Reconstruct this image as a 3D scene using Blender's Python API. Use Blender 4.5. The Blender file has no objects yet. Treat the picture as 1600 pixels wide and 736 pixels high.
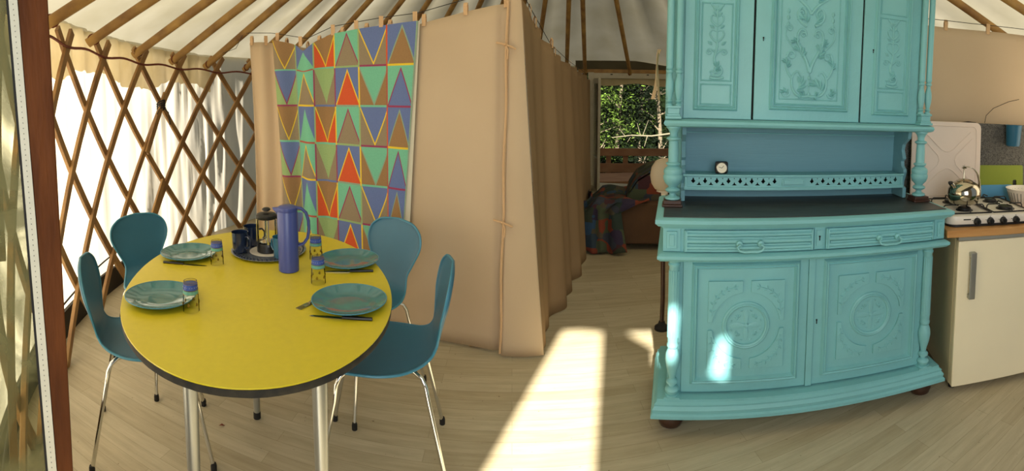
import bpy, bmesh, math, random
from mathutils import Vector, Matrix, noise
from math import sin, cos, pi, radians
random.seed(7)
S = bpy.context.scene
COL = S.collection

# ---------------------------------------------------------------- camera
F, PITCH, CY, EYE = 752.1, 0.0659, 200.85, 1.43
cd = bpy.data.cameras.new('camera'); cam = bpy.data.objects.new('camera', cd); COL.objects.link(cam)
cd.type = 'PANO'; cd.panorama_type = 'CENTRAL_CYLINDRICAL'
cd.central_cylindrical_range_u_min = -800 / F; cd.central_cylindrical_range_u_max = 800 / F
cd.central_cylindrical_range_v_max = CY / F; cd.central_cylindrical_range_v_min = -(736 - CY) / F
cd.central_cylindrical_radius = 1.0
cd.clip_start = 0.02
cam.location = (0, 0, EYE); cam.rotation_euler = (pi / 2 - PITCH, 0, 0)
S.camera = cam
# ---------------------------------------------------------------- light
S.view_settings.view_transform = 'Standard'; S.view_settings.look = 'None'
S.view_settings.gamma = 1; S.view_settings.use_curve_mapping = False
S.view_settings.exposure = 0.0
w = bpy.data.worlds.new('sky'); S.world = w; w.use_nodes = True
wb = w.node_tree.nodes['Background']; wb.inputs[0].default_value = (0.80, 0.90, 1.0, 1); wb.inputs[1].default_value = 0.36
SUN = Vector((0.22, 0.975, -0.61)).normalized()
sl = bpy.data.lights.new('sun', 'SUN'); sl.energy = 26; sl.color = (1, 0.94, 0.82); sl.angle = radians(0.9)
so = bpy.data.objects.new('sun', sl); COL.objects.link(so); so.rotation_euler = SUN.to_track_quat('-Z', 'Y').to_euler()
def area(name, loc, target, sx, sy, power, color):
    l = bpy.data.lights.new(name, 'AREA'); l.shape = 'RECTANGLE'; l.size = sx; l.size_y = sy; l.energy = power; l.color = color
    o = bpy.data.objects.new(name, l); COL.objects.link(o); o.location = loc
    o.rotation_euler = (Vector(target) - Vector(loc)).to_track_quat('-Z', 'Y').to_euler()
    return o
area('doorway_daylight', (0.1, -0.95, 1.55), (0.5, 3, 0.8), 1.5, 1.5, 38, (0.94, 0.985, 1.0))
#area('crown_daylight', (0.5, 4.0, 3.4), (0.5, 3.9, 0), 1.0, 1.0, 1.5, (1.0, 0.95, 0.85))
S.cycles.use_denoising = True
S.cycles.max_bounces = 8; S.cycles.diffuse_bounces = 5; S.cycles.transparent_max_bounces = 12
S.cycles.sample_clamp_indirect = 6
S.cycles.caustics_reflective = False; S.cycles.caustics_refractive = False

# ---------------------------------------------------------------- materials
def hexc(h):
    h = h.lstrip('#'); v = [int(h[i:i + 2], 16) / 255 for i in (0, 2, 4)]
    return tuple((x / 12.92 if x <= .04045 else ((x + .055) / 1.055) ** 2.4) for x in v) + (1,)
def mat(name, color, rough=.6, metal=0, var=0.0, vscale=8, bump=0, bscale=60, color2=None, coat=0, stretch=(1, 1, 1), spec=.5, detail=4):
    m = bpy.data.materials.new(name); m.use_nodes = True; t = m.node_tree; N = t.nodes; L = t.links
    b = N['Principled BSDF']; c = hexc(color) if isinstance(color, str) else color
    b.inputs['Base Color'].default_value = c; b.inputs['Roughness'].default_value = rough; b.inputs['Metallic'].default_value = metal
    b.inputs['Coat Weight'].default_value = coat; b.inputs['Specular IOR Level'].default_value = spec
    co = N.new('ShaderNodeTexCoord'); mp = N.new('ShaderNodeMapping'); mp.inputs['Scale'].default_value = stretch
    L.new(co.outputs['Object'], mp.inputs[0])
    if var or color2:
        n = N.new('ShaderNodeTexNoise'); n.inputs['Scale'].default_value = vscale; n.inputs['Detail'].default_value = detail
        L.new(mp.outputs[0], n.inputs['Vector'])
        r = N.new('ShaderNodeValToRGB'); r.color_ramp.elements[0].position = .3; r.color_ramp.elements[1].position = .7
        c2 = hexc(color2) if color2 else tuple(min(1, x * (1 + var)) for x in c[:3]) + (1,)
        c1 = c if color2 else tuple(x * (1 - var) for x in c[:3]) + (1,)
        r.color_ramp.elements[0].color = c1; r.color_ramp.elements[1].color = c2
        L.new(n.outputs[0], r.inputs[0]); L.new(r.outputs[0], b.inputs['Base Color'])
    if bump:
        n2 = N.new('ShaderNodeTexNoise'); n2.inputs['Scale'].default_value = bscale; n2.inputs['Detail'].default_value = 3
        L.new(mp.outputs[0], n2.inputs['Vector'])
        bp = N.new('ShaderNodeBump'); bp.inputs['Strength'].default_value = bump; bp.inputs['Distance'].default_value = .01
        L.new(n2.outputs[0], bp.inputs['Height']); L.new(bp.outputs[0], b.inputs['Normal'])
    return m
def canvas_mat(name, color, trans, weave=.25, color2=None, vscale=2.0, wrinkle=.5, under=None):
    """woven cloth: diffuse plus translucent so that outside light shines through"""
    m = mat(name, color, .9, color2=color2, vscale=vscale, bump=wrinkle, bscale=5, spec=.1)
    t = m.node_tree; N = t.nodes; L = t.links; b = N['Principled BSDF']; out = N['Material Output']
    tr = N.new('ShaderNodeBsdfTranslucent'); mx = N.new('ShaderNodeMixShader'); mx.inputs[0].default_value = trans
    if b.inputs['Base Color'].is_linked: L.new(b.inputs['Base Color'].links[0].from_socket, tr.inputs[0])
    else: tr.inputs[0].default_value = b.inputs['Base Color'].default_value
    if under: 
        for l in list(b.inputs['Base Color'].links): L.remove(l)
        b.inputs['Base Color'].default_value = hexc(under)
    L.new(b.outputs[0], mx.inputs[1]); L.new(tr.outputs[0], mx.inputs[2]); L.new(mx.outputs[0], out.inputs[0])
    return m
def glass_mat(name, color=(1, 1, 1, 1), mixt=.85, rough=.02):
    m = bpy.data.materials.new(name); m.use_nodes = True; t = m.node_tree; N = t.nodes; L = t.links
    out = N['Material Output']; N.remove(N['Principled BSDF'])
    g = N.new('ShaderNodeBsdfGlossy'); g.inputs['Roughness'].default_value = rough
    tr = N.new('ShaderNodeBsdfTransparent'); tr.inputs[0].default_value = color
    fr = N.new('ShaderNodeLayerWeight'); fr.inputs[0].default_value = 1 - mixt
    mx = N.new('ShaderNodeMixShader'); L.new(fr.outputs['Fresnel'], mx.inputs[0]); L.new(tr.outputs[0], mx.inputs[1]); L.new(g.outputs[0], mx.inputs[2])
    L.new(mx.outputs[0], out.inputs[0])
    return m

M = {}
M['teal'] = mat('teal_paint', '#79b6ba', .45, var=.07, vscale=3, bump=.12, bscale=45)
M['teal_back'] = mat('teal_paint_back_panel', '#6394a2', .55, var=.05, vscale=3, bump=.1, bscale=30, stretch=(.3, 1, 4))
M['worktop'] = mat('worn_dark_worktop', '#23282a', .42, color2='#3c4240', vscale=7, bump=.15, bscale=30, stretch=(.6, 2, 1))
M['mahogany'] = mat('dark_mahogany', '#3c2418', .35, var=.3, vscale=12)
M['black'] = mat('black_plastic', '#151515', .4)
M['hole'] = mat('keyhole_black', '#050505', .9)
M['slat'] = mat('lattice_wood', '#7d5a36', .65, color2='#a67f4c', vscale=7, bump=.3, bscale=30, stretch=(1, 1, .4))
M['pole'] = mat('pole_wood', '#7d5931', .6, color2='#b48d4c', vscale=6, bump=.25, bscale=25)
M['red_wood'] = mat('red_brown_post', '#43220f', .7, color2='#6b3c1c', vscale=9, bump=.3, bscale=30, stretch=(3, 3, .4), spec=.15)
M['strip'] = mat('white_strip', '#cfcab6', .7, var=.05, vscale=20)
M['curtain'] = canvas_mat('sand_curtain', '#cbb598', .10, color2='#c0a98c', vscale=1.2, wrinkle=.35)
M['curtain_shaded'] = canvas_mat('sand_curtain_shaded', '#937a5c', .03, color2='#866e53', vscale=1.2, wrinkle=.4)  # same cloth as the front curtains, with shade put into a darker colour
M['tape'] = mat('curtain_tape', '#c6a27a', .9, bump=.3, bscale=80)
M['wall'] = canvas_mat('wall_canvas', '#eee6d6', .62, color2='#e2d8c2', vscale=1.6, wrinkle=1.0)
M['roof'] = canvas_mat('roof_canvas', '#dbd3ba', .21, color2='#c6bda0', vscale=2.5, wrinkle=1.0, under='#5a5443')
M['valance'] = canvas_mat('valance_canvas', '#e0d3b4', .42, color2='#d2c29a', vscale=5, wrinkle=.8)
M['skirt'] = mat('dark_skirt', '#2b241c', .8)
M['rope'] = mat('red_brown_rope', '#6d2f18', .8, bump=.4, bscale=150)
M['lash'] = mat('dark_lashing', '#1c1a18', .8)
M['yellow'] = mat('yellow_laminate', '#cbb926', .36, var=.03, vscale=40, bump=.03, bscale=200)
M['edge'] = mat('dark_table_edge', '#11110d', .8, color2='#2f2a1e', vscale=30)
M['alu'] = mat('brushed_aluminium', '#a9aba6', .36, metal=.85, var=.1, vscale=30, stretch=(1, 1, .1))
M['chrome'] = mat('chrome', '#d8d8d4', .08, metal=1)
M['steel'] = mat('kettle_steel', '#b5ae9c', .12, metal=1)
M['chair'] = mat('blue_chair_lacquer', '#2f667f', .38, var=.05, vscale=5)
M['chair_edge'] = mat('blue_chair_edge', '#3d8099', .4)
M['plate'] = mat('teal_glaze', '#3d7376', .12, var=.08, vscale=30, coat=.6)
M['jug'] = mat('violet_blue_plastic', '#3f4a88', .33)
M['mug'] = mat('navy_glaze', '#18253f', .15, coat=.5)
M['mug2'] = mat('petrol_glaze', '#27607a', .2, coat=.5)
M['glass'] = glass_mat('clear_glass', (.97, .97, .94, 1), .90)
M['pane'] = glass_mat('door_glass', (.93, .95, .88, 1), .93)
def dirty():
    m = glass_mat('stained_door_glass', (.86, .87, .78, 1), .93); t = m.node_tree; N = t.nodes; L = t.links; out = N['Material Output']; src = out.inputs[0].links[0].from_socket
    d = N.new('ShaderNodeBsdfDiffuse'); co = N.new('ShaderNodeTexCoord'); n = N.new('ShaderNodeTexNoise'); n.inputs['Scale'].default_value = 5; n.inputs['Detail'].default_value = 5; n.inputs['Distortion'].default_value = 1.2
    L.new(co.outputs['Object'], n.inputs['Vector']); d.inputs[0].default_value = hexc('#7d7852')
    r = N.new('ShaderNodeValToRGB'); r.color_ramp.elements[0].position = .42; r.color_ramp.elements[0].color = (.12, .12, .12, 1); r.color_ramp.elements[1].position = .62; r.color_ramp.elements[1].color = (.75, .75, .75, 1)
    L.new(n.outputs[0], r.inputs[0]); mx = N.new('ShaderNodeMixShader'); L.new(r.outputs[0], mx.inputs[0]); L.new(src, mx.inputs[1]); L.new(d.outputs[0], mx.inputs[2]); L.new(mx.outputs[0], out.inputs[0]); return m
M['dirty_pane'] = dirty()
M['band_blue'] = mat('glass_band_blue', '#27408c', .4, color2='#3a56a3', vscale=80)
M['band_teal'] = mat('glass_band_teal', '#4f8f8a', .4, color2='#6fa78c', vscale=120)
M['gold'] = mat('gilding', '#8d7433', .3, metal=.8)
M['fridge'] = mat('cream_fridge', '#f2e6c4', .35, var=.02, vscale=4)
M['fridge_side'] = mat('fridge_side', '#d6caa6', .5, var=.05, vscale=6)
M['grey'] = mat('grey_trim', '#8b8a80', .5)
M['enamel'] = mat('white_enamel', '#e0d8ca', .3)
M['lidpaint'] = mat('hob_lid_enamel', '#dccabb', .4, var=.02)
M['board'] = mat('oak_worktop', '#a9743a', .55, color2='#c59357', vscale=8, stretch=(.4, 3, 3))
M['green'] = mat('green_board', '#7d8a1c', .6, bump=.1, bscale=200)
M['bluebrd'] = mat('blue_board', '#4f8fb5', .6, bump=.1, bscale=200)
M['cup'] = mat('blue_enamel_cup', '#245f7c', .35)
M['leather'] = mat('armchair_brown', '#5a3f28', .8, var=.15, vscale=5)
M['lampshade'] = canvas_mat('lampshade', '#d9cbb5', .3)
M['frame_white'] = mat('door_frame_paint', '#b5ad98', .6, var=.08, vscale=10)
M['fence'] = mat('fence_wood', '#8a5c36', .75, color2='#a2744a', vscale=6, stretch=(.5, 1, 1))
M['bark'] = mat('bark', '#4a4234', .9, color2='#6b604c', vscale=14, bump=.5, bscale=30)
M['clockface'] = mat('clock_face', '#e8e0c8', .4)
M['foot'] = mat('rubber', '#14120f', .8)

def granite():
    m = mat('speckled_stone', '#45443c', .45); t = m.node_tree; N = t.nodes; L = t.links; b = N['Principled BSDF']
    co = N.new('ShaderNodeTexCoord'); v = N.new('ShaderNodeTexVoronoi'); v.inputs['Scale'].default_value = 260
    L.new(co.outputs['Object'], v.inputs['Vector']); r = N.new('ShaderNodeValToRGB'); e = r.color_ramp.elements
    e[0].color = hexc('#23211d'); e[1].color = hexc('#66625a'); e[1].position = .9
    s = N.new('ShaderNodeSeparateColor'); L.new(v.outputs['Color'], s.inputs[0]); L.new(s.outputs[0], r.inputs[0]); L.new(r.outputs[0], b.inputs['Base Color'])
    return m
M['granite'] = granite()

def floor_mat():
    m = mat('pale_plank_floor', '#b7ab8f', .5); t = m.node_tree; N = t.nodes; L = t.links; b = N['Principled BSDF']
    co = N.new('ShaderNodeTexCoord'); br = N.new('ShaderNodeTexBrick'); L.new(co.outputs['Object'], br.inputs['Vector'])
    br.inputs['Scale'].default_value = 1; br.inputs['Brick Width'].default_value = .95; br.inputs['Row Height'].default_value = .068
    br.inputs['Mortar Size'].default_value = .0009; br.inputs['Mortar Smooth'].default_value = .6
    br.inputs['Color1'].default_value = hexc('#b0a284'); br.inputs['Color2'].default_value = hexc('#bfb397'); br.inputs['Mortar'].default_value = hexc('#8f8265')
    br.offset = .37
    mp = N.new('ShaderNodeMapping'); mp.inputs['Scale'].default_value = (.9, 9, 1); L.new(co.outputs['Object'], mp.inputs[0])
    n = N.new('ShaderNodeTexNoise'); n.inputs['Scale'].default_value = 4; n.inputs['Detail'].default_value = 6; n.inputs['Roughness'].default_value = .65
    L.new(mp.outputs[0], n.inputs['Vector'])
    r = N.new('ShaderNodeValToRGB'); r.color_ramp.elements[0].position = .3; r.color_ramp.elements[0].color = (.80, .78, .74, 1); r.color_ramp.elements[1].position = .75; r.color_ramp.elements[1].color = (1.08, 1.08, 1.08, 1)
    L.new(n.outputs[0], r.inputs[0]); mx = N.new('ShaderNodeMix'); mx.data_type = 'RGBA'; mx.blend_type = 'MULTIPLY'; mx.inputs[0].default_value = 1
    L.new(br.outputs[0], mx.inputs[6]); L.new(r.outputs[0], mx.inputs[7])
    n2 = N.new('ShaderNodeTexNoise'); n2.inputs['Scale'].default_value = 55; n2.inputs['Detail'].default_value = 2; L.new(co.outputs['Object'], n2.inputs['Vector'])
    r2 = N.new('ShaderNodeValToRGB'); r2.color_ramp.elements[0].position = .22; r2.color_ramp.elements[0].color = (.45, .4, .33, 1); r2.color_ramp.elements[1].position = .28; r2.color_ramp.elements[1].color = (1, 1, 1, 1)
    L.new(n2.outputs[0], r2.inputs[0]); mx2 = N.new('ShaderNodeMix'); mx2.data_type = 'RGBA'; mx2.blend_type = 'MULTIPLY'; mx2.inputs[0].default_value = 1
    L.new(mx.outputs[2], mx2.inputs[6]); L.new(r2.outputs[0], mx2.inputs[7]); L.new(mx2.outputs[2], b.inputs['Base Color'])
    bp = N.new('ShaderNodeBump'); bp.inputs['Strength'].default_value = .15; bp.inputs['Distance'].default_value = .003; L.new(br.outputs['Fac'], bp.inputs['Height']); bp.invert = True
    L.new(bp.outputs[0], b.inputs['Normal'])
    return m
M['floor'] = floor_mat()

# ---------------------------------------------------------------- mesh helpers
class MB:
    def __init__(s, T=None): s.v = []; s.f = []; s.T = T or Matrix()
    def add(s, vs, fs):
        b = len(s.v); s.v += [tuple(s.T @ Vector(p)) for p in vs]; s.f += [tuple(b + i for i in q) for q in fs]; return s
    def box(s, x0, x1, y0, y1, z0, z1):
        return s.add([(x0, y0, z0), (x1, y0, z0), (x1, y1, z0), (x0, y1, z0), (x0, y0, z1), (x1, y0, z1), (x1, y1, z1), (x0, y1, z1)],
                     [(3, 2, 1, 0), (4, 5, 6, 7), (0, 1, 5, 4), (1, 2, 6, 5), (2, 3, 7, 6), (3, 0, 4, 7)])
    def grid(s, fn, nu, nv, closeu=False):
        vs = [fn(i / nu, j / nv) for i in range(nu if closeu else nu + 1) for j in range(nv + 1)]; R = nv + 1; n = nu if closeu else nu + 1
        return s.add(vs, [(i * R + j, ((i + 1) % n) * R + j, ((i + 1) % n) * R + j + 1, i * R + j + 1) for i in range(nu) for j in range(nv)])
    def lathe(s, prof, c=(0, 0, 0), seg=24, axis='z'):
        vs = []; 
        for r, h in prof:
            for k in range(seg):
                a = 2 * pi * k / seg; p = (r * cos(a), r * sin(a), h)
                if axis == 'y': p = (p[0], p[2], p[1])
                if axis == 'x': p = (p[2], p[0], p[1])
                vs.append((p[0] + c[0], p[1] + c[1], p[2] + c[2]))
        fs = [(i * seg + k, i * seg + (k + 1) % seg, (i + 1) * seg + (k + 1) % seg, (i + 1) * seg + k) for i in range(len(prof) - 1) for k in range(seg)]
        if prof[0][0] > 1e-6: fs.append(tuple(range(seg))[::-1])
        if prof[-1][0] > 1e-6: fs.append(tuple((len(prof) - 1) * seg + k for k in range(seg)))
        return s.add(vs, fs)
    def tube(s, pts, r, seg=8, closed=False, flat=None):
        P = [Vector(p) for p in pts]; n = len(P); rr = r if isinstance(r, (list, tuple)) else [r] * n
        vs = []; up = None
        for i, p in enumerate(P):
            a = P[(i - 1) % n] if (closed or i) else p; b = P[(i + 1) % n] if (closed or i < n - 1) else p
            t = (b - a).normalized()
            if up is None:
                up = Vector((0, 0, 1)) if abs(t.z) < .9 else Vector((0, 1, 0))
            u = (up - t * up.dot(t)).normalized(); up = u; w_ = t.cross(u)
            for k in range(seg):
                q = 2 * pi * k / seg; vs.append(tuple(p + (u * cos(q) + w_ * sin(q) * (flat or 1)) * rr[i]))
        fs = [(i * seg + k, i * seg + (k + 1) % seg, ((i + 1) % n) * seg + (k + 1) % seg, ((i + 1) % n) * seg + k) for i in range(n if closed else n - 1) for k in range(seg)]
        if not closed: fs += [tuple(range(seg))[::-1], tuple((n - 1) * seg + k for k in range(seg))]
        return s.add(vs, fs)
    def bar(s, a, b, w_, h, side):
        """rectangular bar from a to b, width along 'side', thickness across"""
        a, b = Vector(a), Vector(b); t = (b - a).normalized(); sd = Vector(side); sd = (sd - t * sd.dot(t)).normalized(); n = t.cross(sd)
        vs = [tuple(p + sd * (i * w_ / 2) + n * (j * h / 2)) for p in (a, b) for i, j in ((-1, -1), (1, -1), (1, 1), (-1, 1))]
        return s.add(vs, [(3, 2, 1, 0), (4, 5, 6, 7), (0, 1, 5, 4), (1, 2, 6, 5), (2, 3, 7, 6), (3, 0, 4, 7)])
    def prism(s, loop, y0, y1):
        """loop of (x,z); extruded along y"""
        n = len(loop)
        return s.add([(x, y0, z) for x, z in loop] + [(x, y1, z) for x, z in loop],
                     [tuple(range(n)), tuple(range(2 * n - 1, n - 1, -1))] + [(i, i + n, (i + 1) % n + n, (i + 1) % n) for i in range(n)])
    def holed(s, outer, holes, y0, y1):
        """plate in xz with holes, extruded along y"""
        cu = bpy.data.curves.new('t', 'CURVE'); cu.dimensions = '2D'; cu.fill_mode = 'BOTH'; cu.extrude = abs(y1 - y0) / 2
        for lp in [outer] + holes:
            sp = cu.splines.new('POLY'); sp.points.add(len(lp) - 1); sp.use_cyclic_u = True
            for p, (x, z) in zip(sp.points, lp): p.co = (x, z, 0, 1)
        o = bpy.data.objects.new('t', cu); COL.objects.link(o); bpy.context.view_layer.update()
        me = bpy.data.meshes.new_from_object(o.evaluated_get(bpy.context.evaluated_depsgraph_get()))
        vs = [(v.co.x, (y0 + y1) / 2 - v.co.z, v.co.y) for v in me.vertices]; fs = [tuple(p.vertices) for p in me.polygons]
        bpy.data.objects.remove(o); bpy.data.curves.remove(cu); bpy.data.meshes.remove(me)
        return s.add(vs, fs)
    def mould(s, prof, W, yf, yb):
        """moulding swept round left side, front and right side of a box of half width W, front yf, back yb; prof = (out, z)"""
        path = [(-1, 0, -W, yb), (-1, -1, -W, yf), (1, -1, W, yf), (1, 0, W, yb)]
        n = len(prof); vs = [(x + ox * o, y + oy * o, z) for ox, oy, x, y in path for o, z in prof]
        fs = [(i * n + k, i * n + (k + 1) % n, (i + 1) * n + (k + 1) % n, (i + 1) * n + k) for i in range(3) for k in range(n)]
        fs += [tuple(range(n))[::-1], tuple(3 * n + k for k in range(n))]
        return s.add(vs, fs)
    def build(s, name, material, parent=None, smooth=False, bevel=0, solid=0, sub=0):
        me = bpy.data.meshes.new(name); me.from_pydata(s.v, [], s.f)
        for m_ in (material if isinstance(material, (list, tuple)) else [material]): me.materials.append(m_)
        bm = bmesh.new(); bm.from_mesh(me); bmesh.ops.remove_doubles(bm, verts=bm.verts, dist=1e-5)
        if not solid: bmesh.ops.recalc_face_normals(bm, faces=bm.faces)
        bm.to_mesh(me); bm.free()
        if smooth:
            for p in me.polygons: p.use_smooth = True
            me.set_sharp_from_angle(angle=radians(smooth if smooth is not True else 40))
        o = bpy.data.objects.new(name, me); COL.objects.link(o)
        if parent: o.parent = parent
        if solid: md = o.modifiers.new('thick', 'SOLIDIFY'); md.thickness = solid; md.offset = 0
        if bevel:
            md = o.modifiers.new('bevel', 'BEVEL'); md.width = bevel; md.segments = 2; md.limit_method = 'ANGLE'; md.angle_limit = radians(35)
        if sub: md = o.modifiers.new('sub', 'SUBSURF'); md.levels = sub; md.render_levels = sub
        return o
def tag(o, label=None, cat=None, group=None, kind=None):
    if label: o['label'] = label
    if cat: o['category'] = cat
    if group: o['group'] = group
    if kind: o['kind'] = kind
    return o
def thing(name, label, cat, loc=(0, 0, 0), rz=0, group=None):
    o = bpy.data.objects.new(name, None); COL.objects.link(o); o.location = loc; o.rotation_euler = (0, 0, rz); o.empty_display_size = .05
    return tag(o, label, cat, group)
def dup(root, loc, rz, label):
    r = root.copy(); COL.objects.link(r); r.location = loc; r.rotation_euler = (0, 0, rz); r['label'] = label
    def rec(a, b):
        for ch in [c for c in bpy.data.objects if c.parent == a]:
            c = ch.copy(); COL.objects.link(c); c.parent = b; rec(ch, c)
    rec(root, r); return r
def struct(mb, name, material, **k): return tag(mb.build(name, material, **k), kind='structure')

# ================================================================ THE YURT
CX, CYY, EA, EB = 0.5, 4.0, 3.5, 3.9
def zwall(a):
    a = a % 360
    return 1.93 if a > 230 else (1.84 + .10 * max(0, min(1, (a - 175) / 40)))
def ell(a, k=1.0): r = radians(a); return CX + EA * k * cos(r), CYY + EB * k * sin(r)
def inward(a): 
    r = radians(a); v = Vector((-cos(r) / EA, -sin(r) / EB, 0)); return v.normalized()
KR, KZ = 0.6, 3.5
def crown(a): r = radians(a); return CX + KR * cos(r), CYY + KR * sin(r)

# floor
mb = MB(); n = 72
mb.add([(CX, CYY, 0)] + [(*ell(360 * i / n, 1.03), 0) for i in range(n)], [(0, 1 + i, 1 + (i + 1) % n) for i in range(n)])
mb.box(-1.6, 1.9, -1.2, .35, -.06, -.0005)
struct(mb, 'floor', M['floor'])
# canvas wall, open at both doors
def wallband(a0, a1, k, z0, z1f, amp=.012, nu=300, nz=24):
    def fn(u, v):
        a = a0 + (a1 - a0) * u
        w_ = noise.noise(Vector((a * .33, v * .9, 3))) + .55 * noise.noise(Vector((a * .9 + v * 1.2, v * 2.2, 7))) + .25 * noise.noise(Vector((a * 2.2 - v * 2, v * 3, 1)))
        x, y = ell(a, k + amp / 3.5 * 2.6 * w_)
        return x, y, z0 + (z1f(a) - z0) * v
    return MB().grid(fn, nu, nz)
struct(wallband(110, 246, 1.035, -.02, lambda a: zwall(a) + .11), 'wall_left', M['wall'], smooth=60)
struct(wallband(-54, 55, 1.035, -.02, lambda a: zwall(a) + .11), 'wall_right', M['wall'], smooth=60)
DA0, DA1 = 57.5, 78.5                                     # far doorway, ellipse angles
struct(wallband(DA1, 110, 1.035, -.02, lambda a: zwall(a) + .11, nu=40), 'wall_back', M['wall'], smooth=60)
# dark timber skirt along the bottom of the left wall
mb = MB()
mb.grid(lambda u, v: (*ell(191 + 54 * u, 1.018), .17 * v), 120, 1)
struct(mb, 'baseboard_left', M['skirt'], solid=.02)
# roof canvas from wall to crown, slightly sagging
def rf(u, v):
    a = 360 * u; x0, y0 = ell(a, 1.045); x1, y1 = crown(a); z0 = zwall(a) + .05
    sag = -.05 * sin(pi * v) * (1 - abs(sin(radians(a * 18)))) 
    return x0 + (x1 - x0) * v, y0 + (y1 - y0) * v, z0 + .045 + (KZ - z0) * v + sag
struct(MB().grid(rf, 216, 14, closeu=True), 'ceiling', M['roof'], smooth=80)
mb = MB(); mb.lathe([(KR + .06, 0), (KR + .04, .12), (.4, .3), (.0, .36)], (CX, CYY, KZ + .02), 32)
struct(mb, 'window_1', M['roof'], smooth=60)
mb = MB(); mb.tube([(*crown(a), KZ) for a in range(0, 360, 10)], .045, 8, closed=True)
tag(mb.build('trim_1', M['pole'], smooth=True), kind='structure')
# lowered edge of the roof canvas seen behind the top of the lattice
def vf(u, v):
    a = 176 + 68 * u; rag = .008 * sin(a * 3.1) + .006 * sin(a * 5.7) + .012 * sin(a * .9); dep = .34 + .05 * sin(a * .3)
    x, y = ell(a, 1.024 + .004 * sin(a * 2.3)); return x, y, zwall(a) + .08 - (dep + rag) * v
tag(MB().grid(vf, 150, 5).build('canvas_valance', M['valance'], smooth=60), 'cream canvas strip with a ragged lower edge hanging behind the top of the lattice', 'canvas')

# lattice wall: one bolted thing, each slat a part
TOP = [205.7 - 9.7 * k for k in range(-4, 9)]
lat = thing('lattice_wall', 'crisscross lattice of brown wooden slats standing in front of the bright canvas wall', 'lattice', (*ell(200), 0))
LO = Vector(lat.location)
def slat(a_top, sgn, off):
    pts = []
    N_ = 14; zt = 1.80
    for i in range(N_ + 1):
        t = -.14 + (1.8 + .12) / .364 * (i / N_) if True else 0
        t = -.30 + (5.0 + .30) * i / N_
        a = a_top + sgn * 4.85 * t; z = zt - .36 * t
        if a > 244.5 or a < 150: continue
        x, y = ell(a, .992); d = inward(a) * off; pts.append((Vector((x, y, max(z, .0))) + d - LO, a))
    if len(pts) < 3: return
    vs = []; wv, th = .056, .022
    for i, (p, a) in enumerate(pts):
        q0 = pts[max(i - 1, 0)][0]; q1 = pts[min(i + 1, len(pts) - 1)][0]; t = (q1 - q0).normalized(); nn = inward(a); sd = t.cross(nn).normalized()
        for i1, j1 in ((-1, -1), (1, -1), (1, 1), (-1, 1)): vs.append(tuple(p + sd * i1 * wv / 2 + nn * j1 * th / 2))
    m = len(pts); fs = [(i * 4 + k, i * 4 + (k + 1) % 4, (i + 1) * 4 + (k + 1) % 4, (i + 1) * 4 + k) for i in range(m - 1) for k in range(4)] + [(3, 2, 1, 0), (4 * m - 4, 4 * m - 3, 4 * m - 2, 4 * m - 1)]
    MB().add(vs, fs).build('slat', M['slat'], lat, bevel=.003)
for a in TOP + [205.7 + 9.7 * 5, 205.7 + 9.7 * 6]:
    slat(a, -1, .002)
for a in TOP[0:] + [205.7 - 9.7 * 9]:
    slat(a, +1, .024)
# splice piece on the lattice, bound with dark cord
for (a0, z0, a1, z1) in ((190.9, 1.53, 196.4, 1.03), (192.3, .76, 196.2, .44)):
    p, q = Vector((*ell(a0, .992), z0)) + inward(a0) * .046, Vector((*ell(a1, .992), z1)) + inward(a1) * .046
    MB().bar(p - LO, q - LO, .054, .020, inward(a0).cross(q - p)).build('splice_piece', M['slat'], lat, bevel=.003)
mb = MB(); c0 = Vector((*ell(192.1, .992), 1.42)) + inward(192) * .045 - LO
for k in range(4): mb.tube([c0 + Vector((.0, .035 * cos(q), .02 * sin(q) + .02 * k - .03)) + inward(191) * .03 * sin(q) for q in [2 * pi * j / 12 for j in range(12)]], .0075, 6, closed=True)
mb.tube([c0, c0 + Vector((.04, .05, -.06)), c0 + Vector((.045, .06, -.17))], .005, 6); mb.tube([c0, c0 + Vector((.02, -.05, -.03)), c0 + Vector((.03, -.09, -.07))], .004, 6)
mb.build('cord_lashing', M['lash'], lat, smooth=True)
mb = MB()
mb.tube([tuple(Vector((*ell(150 + i * 1.0, .992), 1.79 + .012 * sin((i * 1.0 + 150 - 205.7) / 9.7 * 2 * pi - pi / 2) + (zwall(150 + i) - 1.90) * .6)) + inward(150 + i) * .035) for i in range(92)], .009, 6)
tag(mb.build('wall_rope', M['rope'], smooth=True), 'red brown rope running along the top of the wooden lattice', 'rope')
mb = MB(); mb.tube([(*ell(196 + i * 1.5, 1.0), .30 + .015 * sin(i * .35)) for i in range(32)], .006, 6)
tag(mb.build('tension_cord', M['lash'], smooth=True), 'thin dark cord strung low behind the lattice above the dark skirt', 'cord')

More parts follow.
